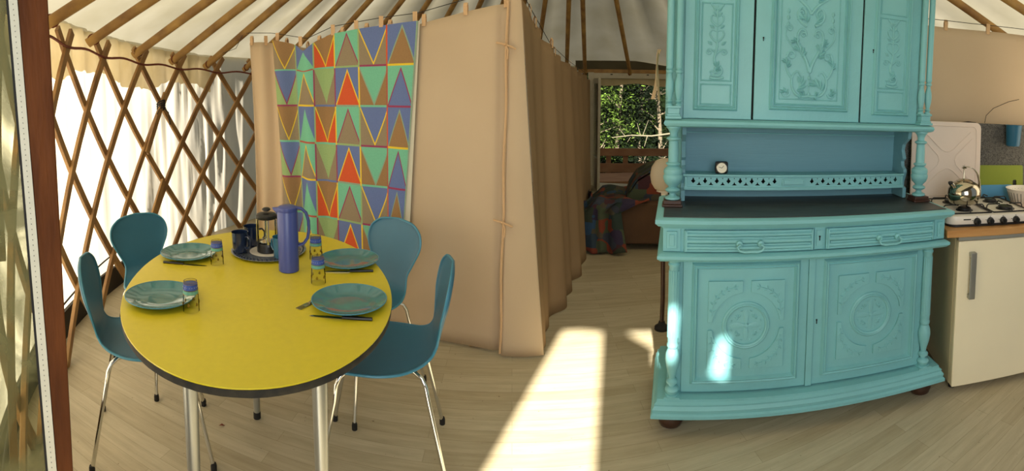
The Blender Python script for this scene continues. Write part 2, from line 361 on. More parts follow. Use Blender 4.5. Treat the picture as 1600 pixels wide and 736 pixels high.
# roof poles
PA = [228.5, 219.4, 208.3, 196.9, 187.6, 179.0, 169.1, 161.5, 153.0, 142.4, 133.2, 124, 115, 107, 99.5, 92.1, 83.6, 78.6, 66.5, 326.3, 315.2]
ords = ['first', 'second', 'third', 'fourth', 'fifth', 'sixth', 'seventh', 'eighth', 'ninth', 'tenth', 'eleventh', 'twelfth', 'thirteenth', 'fourteenth', 'fifteenth', 'sixteenth', 'seventeenth', 'eighteenth', 'nineteenth']
where = ['beside the red brown post', 'above the lattice near the post', 'above the lattice', 'above the lattice', 'above the lattice', 'above the lattice', 'beside the left end of the curtain', 'above the gathered curtain', 'above the patterned cloth', 'above the patterned cloth', 'above the patterned cloth', 'above the flat curtain', 'above the flat curtain', 'above the curtain corner', 'above the side curtain', 'above the side curtain', 'above the side curtain', 'beside the far door', 'above the far door']
for i, a in enumerate(PA):
    x0, y0 = ell(a, .985); x1, y1 = crown(a); z0 = zwall(a) - .02
    P0, P1 = Vector((x0, y0, z0)), Vector((x1, y1, KZ)); 
    r = .038 if (a > 170 and a < 300) else .032
    o = thing('roof_pole', '', 'roof pole', P0, 0, 'roof poles under the canvas')
    e = P1 - P0; hid = (11 <= i <= 13)
    if i < 19: o['label'] = f'round brown wooden roof pole {where[i]}, {ords[i]} from the left'
    else: o['label'] = ['slanting wooden roof pole right of the teal dresser, the lower left one', 'slanting wooden roof pole in the top right corner'][i - 19]
    mbp = MB(); mbp.tube([-e.normalized() * .05, e * .3, e * .7, e], [r * .9, r, r, r * .9], 12); 
    mbp.build('pole_shaft', M['pole'], o, smooth=True)
    mc = MB(); mc.tube([Vector((0, 0, 0)) + inward(a) * .0 + Vector((.04 * cos(q) * abs(sin(radians(a))), .04 * cos(q) * abs(cos(radians(a))), .035 * sin(q) )) for q in [2 * pi * k / 14 for k in range(14)]], .006, 6, closed=True)
    mc.build('rope_loop', M['rope'], o, smooth=True)

# added unseen canvas behind the viewer, its holes cut to shape the sun patches
outer = [(-1.7, -.7), (2.2, -.7), (2.2, 3.7), (-1.7, 3.7)]
holes = [[(-.93, .05), (-.2, .05), (-.193, 1.395), (-.197, 2.07), (-.34, 2.10), (-.448, 2.10), (-.618, 1.41)],
         [(-.055, 2.05), (.155, 2.03), (.14, 1.80), (.095, 1.81), (.10, 1.90), (.125, 1.90)],
         [(.30, 1.71), (.372, 1.67), (.378, 1.86), (.338, 1.86)]]
holes = [[(x - .2256, z + .6256) for x, z in h] for h in holes]
mb = MB(); mb.holed(outer, holes, -1.52, -1.50)
struct(mb, 'sun_patch_mask', M['curtain'])

# door frame post on the left with the glazed door
pf = thing('door_post', 'red brown wooden door post with a white perforated strip along its left edge', 'door post', (-.803, .573, 0), 0)
dirp = Vector((-.62, -.78, 0)).normalized(); npn = Vector((-.78, .62, 0))
def wpost(z): return .032 + (.0625 - .032) * max(0, (z - .6) / 1.1) if z < 1.7 else .0625 + (z - 1.7) * .03
def facebox(u0, u1, d0, d1, z0=0, z1=2.0, n=12):
    vs = []
    for i in range(n + 1):
        z = z0 + (z1 - z0) * i / n
        for u, d in ((u0(z), d0), (u1(z), d0), (u1(z), d1), (u0(z), d1)):
            p = Vector((0, 0, z)) + Vector((-.56, -.83, 0)) * u + Vector((-.83, .56, 0)) * d; vs.append(tuple(p))
    return MB().add(vs, [(3, 2, 1, 0), (4 * n, 4 * n + 1, 4 * n + 2, 4 * n + 3)] + [(i * 4 + k, i * 4 + (k + 1) % 4, (i + 1) * 4 + (k + 1) % 4, (i + 1) * 4 + k) for i in range(n) for k in range(4)])
facebox(lambda z: 0, wpost, 0, .05).build('post_timber', M['red_wood'], pf, bevel=.003)
o = facebox(lambda z: wpost(z) + .0005, lambda z: wpost(z) + .0185, -.002, .02).build('white_strip', M['strip'], pf); o['label'] = 'white perforated plastic strip'
mb = MB()
for k in range(150):
    z = .35 + k * .011; p = Vector((-.56, -.83, 0)) * (wpost(z) + .010) + Vector((-.83, .56, 0)) * -.0022
    mb.box(p.x - .0007, p.x + .0007, p.y - .0007, p.y + .0007, z, z + .002)
mb.build('perforations', M['grey'], pf)
gd = thing('door_1', None, None, (-.803, .573, 0)); gd['kind'] = 'structure'
facebox(lambda z: wpost(z) + .0195, lambda z: .5, .012, .016, .02, 2.0).build('glass_pane', M['dirty_pane'], gd)
facebox(lambda z: wpost(z) + .0190, lambda z: wpost(z) + .024, .004, .026, .0, 2.0).build('seal', M['lash'], gd)
# mottled dirt on the lower part of the glass

mb = MB(); mb.tube([(-.765, .545, .575), (-.757, .53, .55), (-.752, .52, .50), (-.748, .51, .44)], .003, 6)
tag(mb.build('purple_string', mat('purple_string', '#5b2a58', .8), smooth=True), 'short purple string threaded through a hole low on the red brown post', 'string')

# far doorway
dpL, dpR = Vector((1.27, 7.72, 0)), Vector((2.62, 7.38, 0)); dd_ = (dpR - dpL).normalized(); dn = Vector((-dd_.y, dd_.x, 0))
fr = thing('door_frame', 'pale painted frame of the far doorway opening onto the trees', 'door frame', dpL, math.atan2(dd_.y, dd_.x))
W_ = (dpR - dpL).length
MB().box(-.04, .055, -.05, .05, 0, 1.83).build('jamb', M['frame_white'], fr, bevel=.004)
MB().box(W_ - .05, W_ + .04, -.05, .05, 0, 1.83).build('jamb', M['frame_white'], fr, bevel=.004)
MB().box(.055, W_ - .05, -.05, .05, 1.735, 1.82).build('lintel', M['frame_white'], fr, bevel=.004)
mb = MB()
for x in (.32, .62, .9): mb.box(x, x + .035, -.056, -.05, 1.79, 1.805)
mb.build('fitting', M['lash'], fr)
mb = MB(); mb.grid(lambda u, v: (.06 + (W_ - .12) * u, .03 + .01 * sin(u * 20), 1.735 - (.10 + .02 * sin(u * 9)) * v), 30, 3)
mb.build('draught_flap', M['valance'], fr, solid=.004)
dl = thing('door_2', None, None, dpL + dd_ * .06 - dn * .05, math.atan2(dd_.y, dd_.x) - radians(78)); dl['kind'] = 'structure'
MB().box(0, .06, -.02, .02, .02, 1.72).box(.54, .6, -.02, .02, .02, 1.72).box(.06, .54, -.02, .02, 1.64, 1.72).box(.06, .54, -.02, .02, .02, .5).build('door_leaf_frame', M['frame_white'], dl, bevel=.003)
MB().box(.06, .54, -.004, .004, .5, 1.64).build('door_leaf_glass', M['pane'], dl)
# canvas above the far door and dark header
mb = MB(); mb.box(-.2, W_ + .25, -.045, .045, 1.822, 1.88)
o = mb.build('header_beam', M['pole'], fr); o['label'] = 'brown wooden header beam'
MB().box(-.25, W_ + .35, -.01, .01, 1.86, 2.02).build('header_canvas', M['roof'], fr)

# ================================================================ OUTSIDE
mb = MB()
mb.box(.3, 4.5, 8.05, 9.0, -.10, -.02)
tag(mb.build('deck', M['fence']), 'weathered timber deck outside the far doorway', 'deck')
def ground(u, v):
    x = -14 + 34 * u; y = -6 + 34 * v; h = -.75
    if y > 11: h += (y - 11) * .42
    return x, y, h + .1 * sin(x * 1.3) * cos(y * .9)
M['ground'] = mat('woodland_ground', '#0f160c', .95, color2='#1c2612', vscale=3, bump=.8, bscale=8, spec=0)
struct(MB().grid(ground, 60, 60), 'ground', M['ground'], smooth=True)
fe = thing('deck_railing', 'brown timber railing with posts on the deck beyond the far doorway', 'railing', (0, 9.6, 0), radians(-8))
MB().box(.2, 4.2, -.02, .02, .27, .42).build('rail', M['fence'], fe, bevel=.005)
MB().box(.2, 4.2, -.02, .02, -.06, .12).build('rail', M['fence'], fe, bevel=.005)
for x in (.35, 1.88, 2.22, 3.6): MB().box(x, x + .1, .02, .11, -.75, .40).build('rail_post', M['fence'], fe, bevel=.005)

M['leaf'] = canvas_mat('leaf', '#0b1208', .2, color2='#6d8a38', vscale=2.6, wrinkle=0)  # bright noise patches paint sunlit specks onto dark foliage
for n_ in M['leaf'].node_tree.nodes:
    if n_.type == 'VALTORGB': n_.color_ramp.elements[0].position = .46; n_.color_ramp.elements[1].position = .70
M['leaf_shaded'] = canvas_mat('shaded_leaf', '#080d07', .15, color2='#131d0e', vscale=1.7, wrinkle=0)  # leaf colour darkened to paint foliage lying in shade
def tree(loc, h, rad, nleaf, label, lm, seed, lo=.1):
    rnd = random.Random(seed); t = thing('tree', label, 'tree', loc)
    mb = MB(); lean_ = rnd.uniform(-.3, .3)
    mb.tube([(0, 0, 0), (lean_ * .3, 0, h * .3), (lean_ * .7, .1, h * .65), (lean_, .1, h * .95)], [.07, .055, .04, .015], 8)
    cent = []
    for k in range(16):
        z = h * rnd.uniform(lo + .05, .95); a = rnd.uniform(0, 2 * pi); r = rad * rnd.uniform(.4, 1) * (1 - .4 * z / h)
        p = Vector((r * cos(a), r * sin(a) * .7, z + .2)); mb.tube([(lean_ * z / h, 0, z - .25), p * .5 + Vector((0, 0, z * .45)), p], [.022, .014, .006], 5); cent.append(p)
    mb.build('trunk', M['bark'], t, smooth=True)
    lf = MB(); vs = []; fs = []
    for i in range(nleaf):
        c = rnd.choice(cent); p = c + Vector((rnd.gauss(0, .30), rnd.gauss(0, .26), rnd.gauss(0, .26)))
        d = Vector((rnd.gauss(0, 1), rnd.gauss(0, 1), rnd.gauss(0, .5))).normalized(); e = d.cross(Vector((rnd.gauss(0, 1), rnd.gauss(0, 1), 1))).normalized(); s_ = rnd.uniform(.03, .065)
        b = len(vs); vs += [tuple(p), tuple(p + d * s_ + e * s_ * .38), tuple(p + d * s_ * 2.1), tuple(p + d * s_ - e * s_ * .38)]; fs.append((b, b + 1, b + 2, b + 3))
    lf.add(vs, fs); me = bpy.data.meshes.new('foliage'); me.from_pydata(lf.v, [], lf.f); me.materials.append(lm)
    o = bpy.data.objects.new('foliage', me); COL.objects.link(o); o.parent = t
    return t
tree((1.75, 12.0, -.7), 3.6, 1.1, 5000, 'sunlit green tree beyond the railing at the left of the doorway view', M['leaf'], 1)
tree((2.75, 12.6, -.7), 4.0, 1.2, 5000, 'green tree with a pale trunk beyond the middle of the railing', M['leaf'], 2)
tree((4.0, 12.4, -.7), 3.8, 1.2, 4500, 'dark green tree beyond the railing at the right of the doorway view', M['leaf_shaded'], 3)
tree((2.2, 14.4, .4), 4.6, 1.9, 6000, 'shaded dark tree further back on the left of the doorway view', M['leaf_shaded'], 4)
tree((4.0, 14.6, .4), 4.6, 1.9, 6000, 'shaded dark tree further back on the right of the doorway view', M['leaf_shaded'], 5)
tree((3.0, 16.5, 1.2), 5.2, 2.3, 6000, 'tall dark tree furthest back behind the others', M['leaf_shaded'], 6)
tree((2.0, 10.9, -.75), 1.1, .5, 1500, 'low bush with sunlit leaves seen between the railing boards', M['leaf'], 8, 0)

mb = MB(); mb.tube([(2.3, 10.9, .50), (2.75, 10.8, .56), (3.2, 10.7, .55), (3.8, 10.7, .62)], [.008, .013, .017, .02], 7)
for a_, b_, c_ in (((2.95, 10.75, .56), (2.85, 10.7, .85), .010), ((3.1, 10.7, .55), (3.0, 10.6, .30), .010), ((2.6, 10.83, .54), (2.45, 10.8, .72), .008), ((3.0, 10.74, .56), (3.12, 10.7, .92), .009), ((2.75, 10.8, .56), (2.65, 10.8, .40), .008)): mb.tube([a_, b_], [c_, c_ * .4], 6)
tag(mb.build('bare_branch', mat('pale_bark', '#6b6350', .9, bump=.3, bscale=40), smooth=True), 'pale bare forked branch beyond the right of the railing', 'branch')
tree((3.1, 11.2, -.75), 1.2, .55, 1800, 'low dark bush seen between the right end of the railing boards', M['leaf_shaded'], 9, 0)
# ================================================================ CURTAINS
P0c = Vector((-.05, 2.60)); 
def cpl(x): return 2.5865 - .27 * x          # front partition line
def lerp(tab, x):
    for (a, b), (c, d) in zip(tab, tab[1:]):
        if x <= c: return b + (d - b) * max(0, (x - a) / (c - a))
    return tab[-1][1]
topz = [(-2.1, 1.90), (-1.85, 1.89), (-1.62, 1.86), (-1.45, 1.82), (-1.32, 1.79), (-1.11, 1.845), (-.79, 1.86), (-.53, 1.865), (-.26, 1.915), (0, 1.95), (.06, 1.955)]
def curtain(name, label, fn, nu, nv, m, th=.003, tabs=(), parentless=True):
    o = thing(name, label, 'curtain', fn(0, 0)); L0 = Vector(o.location)
    MB().grid(lambda u, v: tuple(Vector(fn(u, v)) - L0), nu, nv).build('fabric', m, o, smooth=60, solid=th)
    for u in tabs:
        p = Vector(fn(u, 1)) - L0; q = Vector(fn(min(1, u + .01), 1)) - Vector(fn(max(0, u - .01), 1)); q.z = 0; q.normalize(); r_ = Vector((-q.y, q.x, 0))
        mb = MB(); pts = [p + Vector((0, 0, -.02)) + r_ * .006, p + Vector((0, 0, .03)) + r_ * .008, p + Vector((0, 0, .048)), p + Vector((0, 0, .03)) - r_ * .008, p + Vector((0, 0, -.02)) - r_ * .006]
        vs = []
        for a in pts: vs += [tuple(a - q * .012), tuple(a + q * .012)]
        mb.add(vs, [(2 * i, 2 * i + 1, 2 * i + 3, 2 * i + 2) for i in range(4)]); mb.build('hanging_tab', M['tape'], o, solid=.002)
    return o
def c1(u, v):   # gathered left curtain x -1.87 .. -1.5
    x = -1.88 + .56 * u; amp = .028 * (.5 + .5 * (1 - v)) + .012; f = amp * sin(u * 2 * pi * 3.6) + .01 * sin(u * 31 + v * 2)
    return x + .02 * sin(v * 3), cpl(x) + .03 + f, .01 + (lerp(topz, x) - .03) * v
curtain('gathered_curtain', 'sand coloured curtain gathered in deep folds at the left end of the partition', c1, 90, 24, M['curtain'], tabs=(.03, .30, .62, .97))
def c2(u, v):   # flat middle
    x = -1.30 + 1.31 * u; f = .006 * sin(u * 17 + v) + .012 * sin(u * 5.5) * (1 - v) + (.05 * (u ** 6) * (1 - v) * 0)
    bot = .02 if u < .9 else .02 + .0
    if u > .93: f += .02 * sin((u - .93) / .07 * pi)
    return x - .03 * (1 - v) * u, cpl(x) + f, bot + (lerp(topz, x) - .02 - bot) * v
flatc = curtain('flat_curtain', 'wide flat sand coloured curtain hanging to the floor behind the two right chairs', c2, 90, 24, M['curtain'], tabs=(.06, .20, .33, .45, .615, .80, .97))
# corner flap with ties
def c3(u, v):
    xt = -.015 + .065 * u; yt = 2.555 - .02 * u; xb = -.06 + .235 * u; yb = 2.555 + .0 * u
    k = (1 - v) ** 1.15; x = xt + (xb - xt) * k; y = yt + (yb - yt) * k
    return x, y - .012 * sin(u * pi) * (1 - .5 * v), -.0 + .012 + .0 * u + (1.965 - .01) * v
o = curtain('corner_curtain_flap', 'sand curtain flap tied at the corner, widening towards the floor', c3, 20, 30, M['curtain'])
L0 = Vector(o.location)
for z, dx in ((1.70, .02), (.76, -.04)):
    mb = MB(); c = Vector((-.028 - (.035 * (1 - z / 1.95)), 2.528, z)) - L0
    mb.tube([c + Vector((-.05, .01, .012)), c + Vector((-.02, 0, .006)), c, c + Vector((.03, -.008, -.012)), c + Vector((.052, -.004, -.022))], .0055, 6)
    mb.tube([c, c + Vector((.012, -.01, -.03)), c + Vector((.008, -.006, -.075))], .005, 6)
    mb.lathe([(0, -.012), (.012, 0), (0, .012)], tuple(c), 8)
    mb.build('fabric_tie', M['tape'], o, smooth=True)
mb = MB(); mb.tube([Vector((-.022 - .045 * (1 - t / 20) ** 1.1 + .004 * sin(t), 2.545, .03 + 1.9 * t / 20)) - L0 for t in range(21)], .007, 6)
mb.build('hem', M['tape'], o, smooth=True)
# side curtain receding to the far door
topS = [(0, .05, 2.53, 1.95), (.12, .16, 2.95, 1.86), (.25, .27, 3.38, 1.775), (.45, .52, 4.42, 1.74), (.7, .86, 5.75, 1.715), (1, 1.20, 7.5, 1.70)]
botS = [(0, .175, 2.60), (.12, .21, 2.84), (.25, .35, 3.20), (.45, .54, 3.75), (.7, .80, 4.9), (1, 1.18, 7.4)]
def terp(tab, u):
    for a, b in zip(tab, tab[1:]):
        if u <= b[0] + 1e-9:
            t = (u - a[0]) / (b[0] - a[0]); return [p + (q - p) * t for p, q in zip(a[1:], b[1:])]
    return list(tab[-1][1:])
def c4(u, v):
    t = terp(topS, u); b = terp(botS, u); k = v
    f = (.022 * sin(u * 62) + .018 * sin(u * 27 + 1)) * min(1, u * 6) * (1.0 - .25 * v)
    return b[0] + (t[0] - b[0]) * k + f, b[1] + (t[1] - b[1]) * k - f * .3, .015 + (t[2] - .03) * k
curtain('side_curtain', 'long shaded sand curtain receding from the corner to the far doorway', c4, 260, 20, M['curtain_shaded'], tabs=(.05, .10, .16, .22, .29, .37, .46, .56))
# wires
mb = MB(); mb.tube([(x / 100, cpl(x / 100) + .0, lerp(topz, x / 100) + .045) for x in range(-188, 6, 4)] , .0022, 5)
tag(mb.build('curtain_wire', M['lash'], smooth=True), 'thin wire carrying the front curtains and patterned cloth', 'wire')
mb = MB(); mb.tube([(t[0], t[1], t[2] + .02) for t in [terp(topS, i / 40) for i in range(41)]], .0022, 5)
tag(mb.build('curtain_wire', M['lash'], smooth=True), 'thin wire carrying the side curtain towards the far doorway', 'wire')
mb = MB(); mb.tube([(-2.9, 4.2, 1.93), (-2.3, 3.6, 1.90), (-1.95, 3.15, 1.935)], .0022, 5)
tag(mb.build('curtain_wire', M['lash'], smooth=True), 'short thin wire running from the lattice to the left end of the curtains', 'wire')
MB_ = MB().box(-.245, -.21, 2.665, 2.70, 0, .06)
wf = MB_.build('wooden_foot', M['board'], flatc, bevel=.003); wf.location = -flatc.location

# patterned cloth
def cloth_mat():
    m = bpy.data.materials.new('triangle_print'); m.use_nodes = True; t = m.node_tree; N = t.nodes; L = t.links; b = N['Principled BSDF']; b.inputs['Roughness'].default_value = .9; b.inputs['Specular IOR Level'].default_value = .1
    def att(n):
        a = N.new('ShaderNodeAttribute'); a.attribute_name = n; return a
    def mth(op, a, b_=None, c=None):
        n = N.new('ShaderNodeMath'); n.operation = op
        for i, v in enumerate((a, b_, c)):
            if v is None: continue
            if isinstance(v, (int, float)): n.inputs[i].default_value = v
            else: L.new(v, n.inputs[i])
        return n.outputs[0]
    def mix(f, a, c):
        n = N.new('ShaderNodeMix'); n.data_type = 'RGBA'; L.new(f, n.inputs[0]); L.new(a, n.inputs[6]); L.new(c, n.inputs[7]); return n.outputs[2]
    uv = N.new('ShaderNodeUVMap'); uv.uv_map = 'cell'; s = N.new('ShaderNodeSeparateXYZ'); L.new(uv.outputs[0], s.inputs[0]); U, V = s.outputs[0], s.outputs[1]
    # V already flipped for downward triangles; wobble for a hand-drawn edge
    d = mth('SUBTRACT', mth('MULTIPLY', mth('SUBTRACT', .93, V), .55), mth('ABSOLUTE', mth('SUBTRACT', U, .5)))
    inside = mth('GREATER_THAN', d, 0.0)
    line = mth('LESS_THAN', mth('ABSOLUTE', d), .022)
    c = mix(inside, att('bg').outputs[0], att('tri').outputs[0]); c = mix(mth('MULTIPLY', line, att('outl').outputs['Alpha']), c, att('outl').outputs[0])
    ub = N.new('ShaderNodeUVMap'); ub.uv_map = 'raw'; sb = N.new('ShaderNodeSeparateXYZ'); L.new(ub.outputs[0], sb.inputs[0])
    c = mix(mth('LESS_THAN', sb.outputs[1], .05), c, att('hl').outputs[0])
    c = mix(mth('GREATER_THAN', sb.outputs[0], .945), c, att('vl').outputs[0])
    n = N.new('ShaderNodeTexNoise'); n.inputs['Scale'].default_value = 160; co = N.new('ShaderNodeTexCoord'); L.new(co.outputs['Object'], n.inputs['Vector'])
    mr = N.new('ShaderNodeMapRange'); mr.inputs[3].default_value = .86; mr.inputs[4].default_value = 1.1; L.new(n.outputs[0], mr.inputs[0])
    mm = N.new('ShaderNodeMix'); mm.data_type = 'RGBA'; mm.blend_type = 'MULTIPLY'; mm.inputs[0].default_value = 1; L.new(c, mm.inputs[6]); L.new(mr.outputs[0], mm.inputs[7])
    L.new(mm.outputs[2], b.inputs['Base Color'])
    return m
PAL = dict(B='#6473a0', M='#72b496', G='#8fa873', T='#8c7d66', N='#93734f', R='#c65735', Y='#d9b93a', P='#91425f', D='#a8564a', L='#869d87')
cellA = [('T', 'N', -1, 'Y'), ('B', 'M', 1, ''), ('R', 'N', -1, 'Y'), ('M', 'T', 1, 'P'), ('T', 'B', -1, 'Y'), ('B', 'N', 1, 'L')]
cellB = [('G', 'B', -1, 'P'), ('M', 'T', 1, 'Y'), ('T', 'G', -1, ''), ('B', 'R', 1, 'Y'), ('N', 'M', -1, 'L'), ('M', 'B', 1, 'P')]
HL = ['MDMGPY', 'PYBLMP']; VL = ['GGYGRL', 'LPPYDL']
cols = [-1.585, -1.41, -1.24, -1.09, -.91, -.72, -.525]
pc = thing('patterned_cloth', 'colourful cloth printed with rows of triangles hanging over the sand curtain', 'cloth', (-1.1, 2.86, .7)); L0 = Vector(pc.location)
vs = []; fs = []; data = []
NU, NV = 8, 8; nr = 6; ztop = lambda x: lerp(topz, x) + .0
rowh = .243
def clothp(x, z):
    v = max(0, min(1, (z - .41) / 1.44)); f = 0
    if x < -1.15: f = .028 * sin((x + 1.6) * 25 + .3) * (1 - .2 * v) + .01
    f += .006 * sin(x * 19)
    sx = x
    if x < -1.3: sx = x + .10 * (1 - v) * (-1.3 - x) / .3 * .9
    if x > -.75: sx = x - .13 * (1 - v) * (x + .75) / .225
    dip = 0
    dip = -.045 * math.exp(-((x + 1.32) / .07) ** 2) * max(0, (v - .75) / .25)
    return sx, cpl(sx) - .035 - f, z + dip
for r in range(nr):
    for c in range(6):
        cell = (cellA if r % 2 == 0 else cellB)[c]
        for i in range(NU):
            for j in range(NV):
                b = len(vs); q = []
                for du, dv in ((0, 0), (1, 0), (1, 1), (0, 1)):
                    u = (i + du) / NU; v = (j + dv) / NV; x = cols[c] + (cols[c + 1] - cols[c]) * u
                    slope = -.018 * (x + 1.0)
                    zt = 1.865 - r * rowh; zb = zt - rowh
                    z = zb + (zt - zb) * v + (slope if not (r == 0) else slope * (1 - v))
                    if r == 0: z = zb + slope + (ztop(x) - .005 - zb - slope) * v
                    vs.append(tuple(Vector(clothp(x, z)) - L0)); q.append((u, v))
                fs.append((b, b + 1, b + 2, b + 3)); data.append((cell, q, HL[r % 2][c], VL[r % 2][c]))
me = bpy.data.meshes.new('printed_fabric'); me.from_pydata(vs, [], fs)
me.uv_layers.new(name='raw'); me.uv_layers.new(name='cell')
for k in ('bg', 'tri', 'outl', 'hl', 'vl'): me.color_attributes.new(k, 'FLOAT_COLOR', 'CORNER')
raw = me.uv_layers['raw']; cu = me.uv_layers['cell']; at = {k: me.color_attributes[k] for k in ('bg', 'tri', 'outl', 'hl', 'vl')}
for pi_, (cell, q, hl, vl) in enumerate(data):
    for k in range(4):
        l = pi_ * 4 + k; u, v = q[k]; raw.data[l].uv = (u, v); cu.data[l].uv = (u, v if cell[2] > 0 else 1 - v)
        at['bg'].data[l].color = hexc(PAL[cell[0]]); at['tri'].data[l].color = hexc(PAL[cell[1]])
        oc = list(hexc(PAL[cell[3] or cell[1]])); oc[3] = 1 if cell[3] else 0; at['outl'].data[l].color = oc
        at['hl'].data[l].color = hexc(PAL[hl]); at['vl'].data[l].color = hexc(PAL[vl])
bm = bmesh.new(); bm.from_mesh(me); bmesh.ops.remove_doubles(bm, verts=bm.verts, dist=1e-4); bm.to_mesh(me); bm.free()
me.materials.append(cloth_mat())
for p in me.polygons: p.use_smooth = True
o = bpy.data.objects.new('printed_fabric', me); COL.objects.link(o); o.parent = pc
# pale hem on the right edge
mb = MB(); mb.grid(lambda u, v: tuple(Vector(clothp(-.53 + .004 * u, .42 + 1.44 * v)) + Vector((.010 * u + .030 * (1 - v) * u, .006, 0)) - L0), 2, 12)
mb.build('pale_hem', mat('pale_cotton', '#c9c2ad', .9), pc, solid=.002)
for x in (-1.56, -1.36, -1.10, -.93, -.76, -.545):
    z = ztop(x); y = cpl(x) - .03; p = Vector((x, y, z)) - L0
    MB().box(p.x - .013, p.x + .013, p.y - .002, p.y + .001, p.z - .015, p.z + .05).build('hanging_tab', M['tape'], pc)

# ================================================================ TEAL DRESSER
dr = thing('dresser', 'large teal painted wooden dresser with carved doors, turned columns and a dark worktop', 'dresser', (1.21815, 1.6233, 0), -.339)
T = M['teal']
def part(mb, name, m=None, parent=dr, **k): 
    return mb.build(name, m or T, parent, **k)
# feet
for x in (-.6, .6):
    for y in (.10, .40):
        part(MB().lathe([(.03, 0), (.05, .012), (.058, .035), (.05, .065), (.035, .09)], (x, y, 0), 20), 'bun_foot', M['mahogany'], smooth=True)
part(MB().mould([(0, .087), (.055, .087), (.055, .100), (.047, .106), (.050, .122), (.040, .134), (.042, .142), (.030, .150), (.030, .160), (0, .163)], .63, .055, .46).box(-.63, .63, .055, .46, .087, .162), 'plinth', smooth=30)
part(MB().box(-.60, .60, .077, .455, .162, .78).box(-.62, -.585, .10, .46, .162, .78).box(.585, .62, .10, .46, .162, .78), 'carcass', bevel=.002)
part(MB().mould([(0, .757), (.022, .760), (.035, .772), (.035, .784), (.02, .794), (0, .796)], .635, .03, .455).box(-.635, .635, .03, .455, .757, .796), 'drawer_rail_moulding', smooth=30)
part(MB().box(-.640, .640, .03, .455, .794, .90), 'drawer_case', bevel=.002)
# corner blocks and central block (raised little panels)
for x0, x1 in ((-.648, -.575), (.592, .650)):
    mb = MB(); mb.box(x0, x1, .022, .05, .798, .897)
    mb.box(x0 + .015, x1 - .015, .014, .03, .812, .884); mb.box(x0 + .026, x1 - .026, .009, .03, .824, .872)
    part(mb, 'panel_block', bevel=.002)
part(MB().box(-.005, .04, .022, .05, .798, .897).box(.004, .031, .018, .03, .812, .884), 'panel_block', bevel=.002)
part(MB().lathe([(.004, 0), (.004, .003)], (.0175, .0155, .855), 12, 'y').box(.0155, .0195, .0145, .0185, .838, .853), 'keyhole', M['hole'])
# drawers
for x0, x1, hx in ((-.560, -.010, -.288), (.047, .585, .338)):
    d = part(MB().box(x0, x1, .014, .05, .799, .889), 'drawer', bevel=.002)
    mb = MB(); L = x1 - x0
    for zc, hh in ((.872, .010), (.845, .012), (.817, .010)):
        mb.grid(lambda u, v: (x0 + .012 + (L - .024) * u, .016 - hh * 1.1 * sin(pi * v), zc - hh + 2 * hh * v), 1, 8)
    for zc in (.859, .831): mb.box(x0 + .018, x1 - .018, .009, .02, zc - .003, zc + .003)
    for xx in (x0 + .006, x1 - .012): mb.box(xx, xx + .006, .006, .02, .802, .886)
    part(mb, 'reeded_front', parent=d, smooth=50)
    mb = MB()
    for s in (-1, 1):
        mb.lathe([(.0, -.016), (.012, -.012), (.015, -.004), (.012, .008)], (hx + s * .045, .005, .838), 16, 'y')
        mb.lathe([(.004, -.030), (.006, -.022), (.004, -.01)], (hx + s * .045, .005, .838), 10, 'y')
    mb.tube([(hx - .045, -.022, .838), (hx - .056, -.026, .832), (hx - .048, -.028, .817), (hx - .028, -.03, .812), (hx, -.03, .813), (hx + .028, -.03, .812), (hx + .048, -.028, .817), (hx + .056, -.026, .832), (hx + .045, -.022, .838)], .0045, 8)
    part(mb, 'bail_handle', parent=d, smooth=True)
# worktop
part(MB().mould([(0, .895), (.012, .895), (.02, .905), (.032, .908), (.045, .922), (.045, .936), (.03, .944), (.0, .944)], .635, .03, .455).box(-.635, .635, .03, .455, .896, .942), 'worktop_moulding', smooth=30)
part(MB().box(-.648, .648, .008, .455, .9425, .9475), 'worktop', M['worktop'], bevel=.002)
# lower turned columns
lowprof = [(.030, .162), (.030, .172), (.022, .174), (.027, .182), (.030, .192), (.026, .200), (.014, .206), (.014, .214), (.024, .220), (.024, .230), (.013, .238), (.016, .256), (.026, .290), (.031, .325), (.029, .350), (.020, .372), (.024, .378), (.026, .388), (.022, .398), (.023, .402), (.024, .50), (.0235, .60), (.021, .725), (.025, .730), (.026, .738), (.022, .744), (.026, .752), (.030, .757)]
for x in (-.598, .582):
    c = part(MB().lathe(lowprof, (x, .052, 0), 24).box(x - .034, x + .034, .022, .086, .160, .168), 'turned_column', smooth=40)
    mb = MB()
    for k in range(7):
        a = pi + pi * (k + .5) / 7; mb.tube([(x + .0215 * cos(a), .052 + .0215 * sin(a), .42), (x + .0205 * cos(a), .052 + .0205 * sin(a), .71)], .0035, 6)
    part(mb, 'fluting', parent=c, smooth=True)
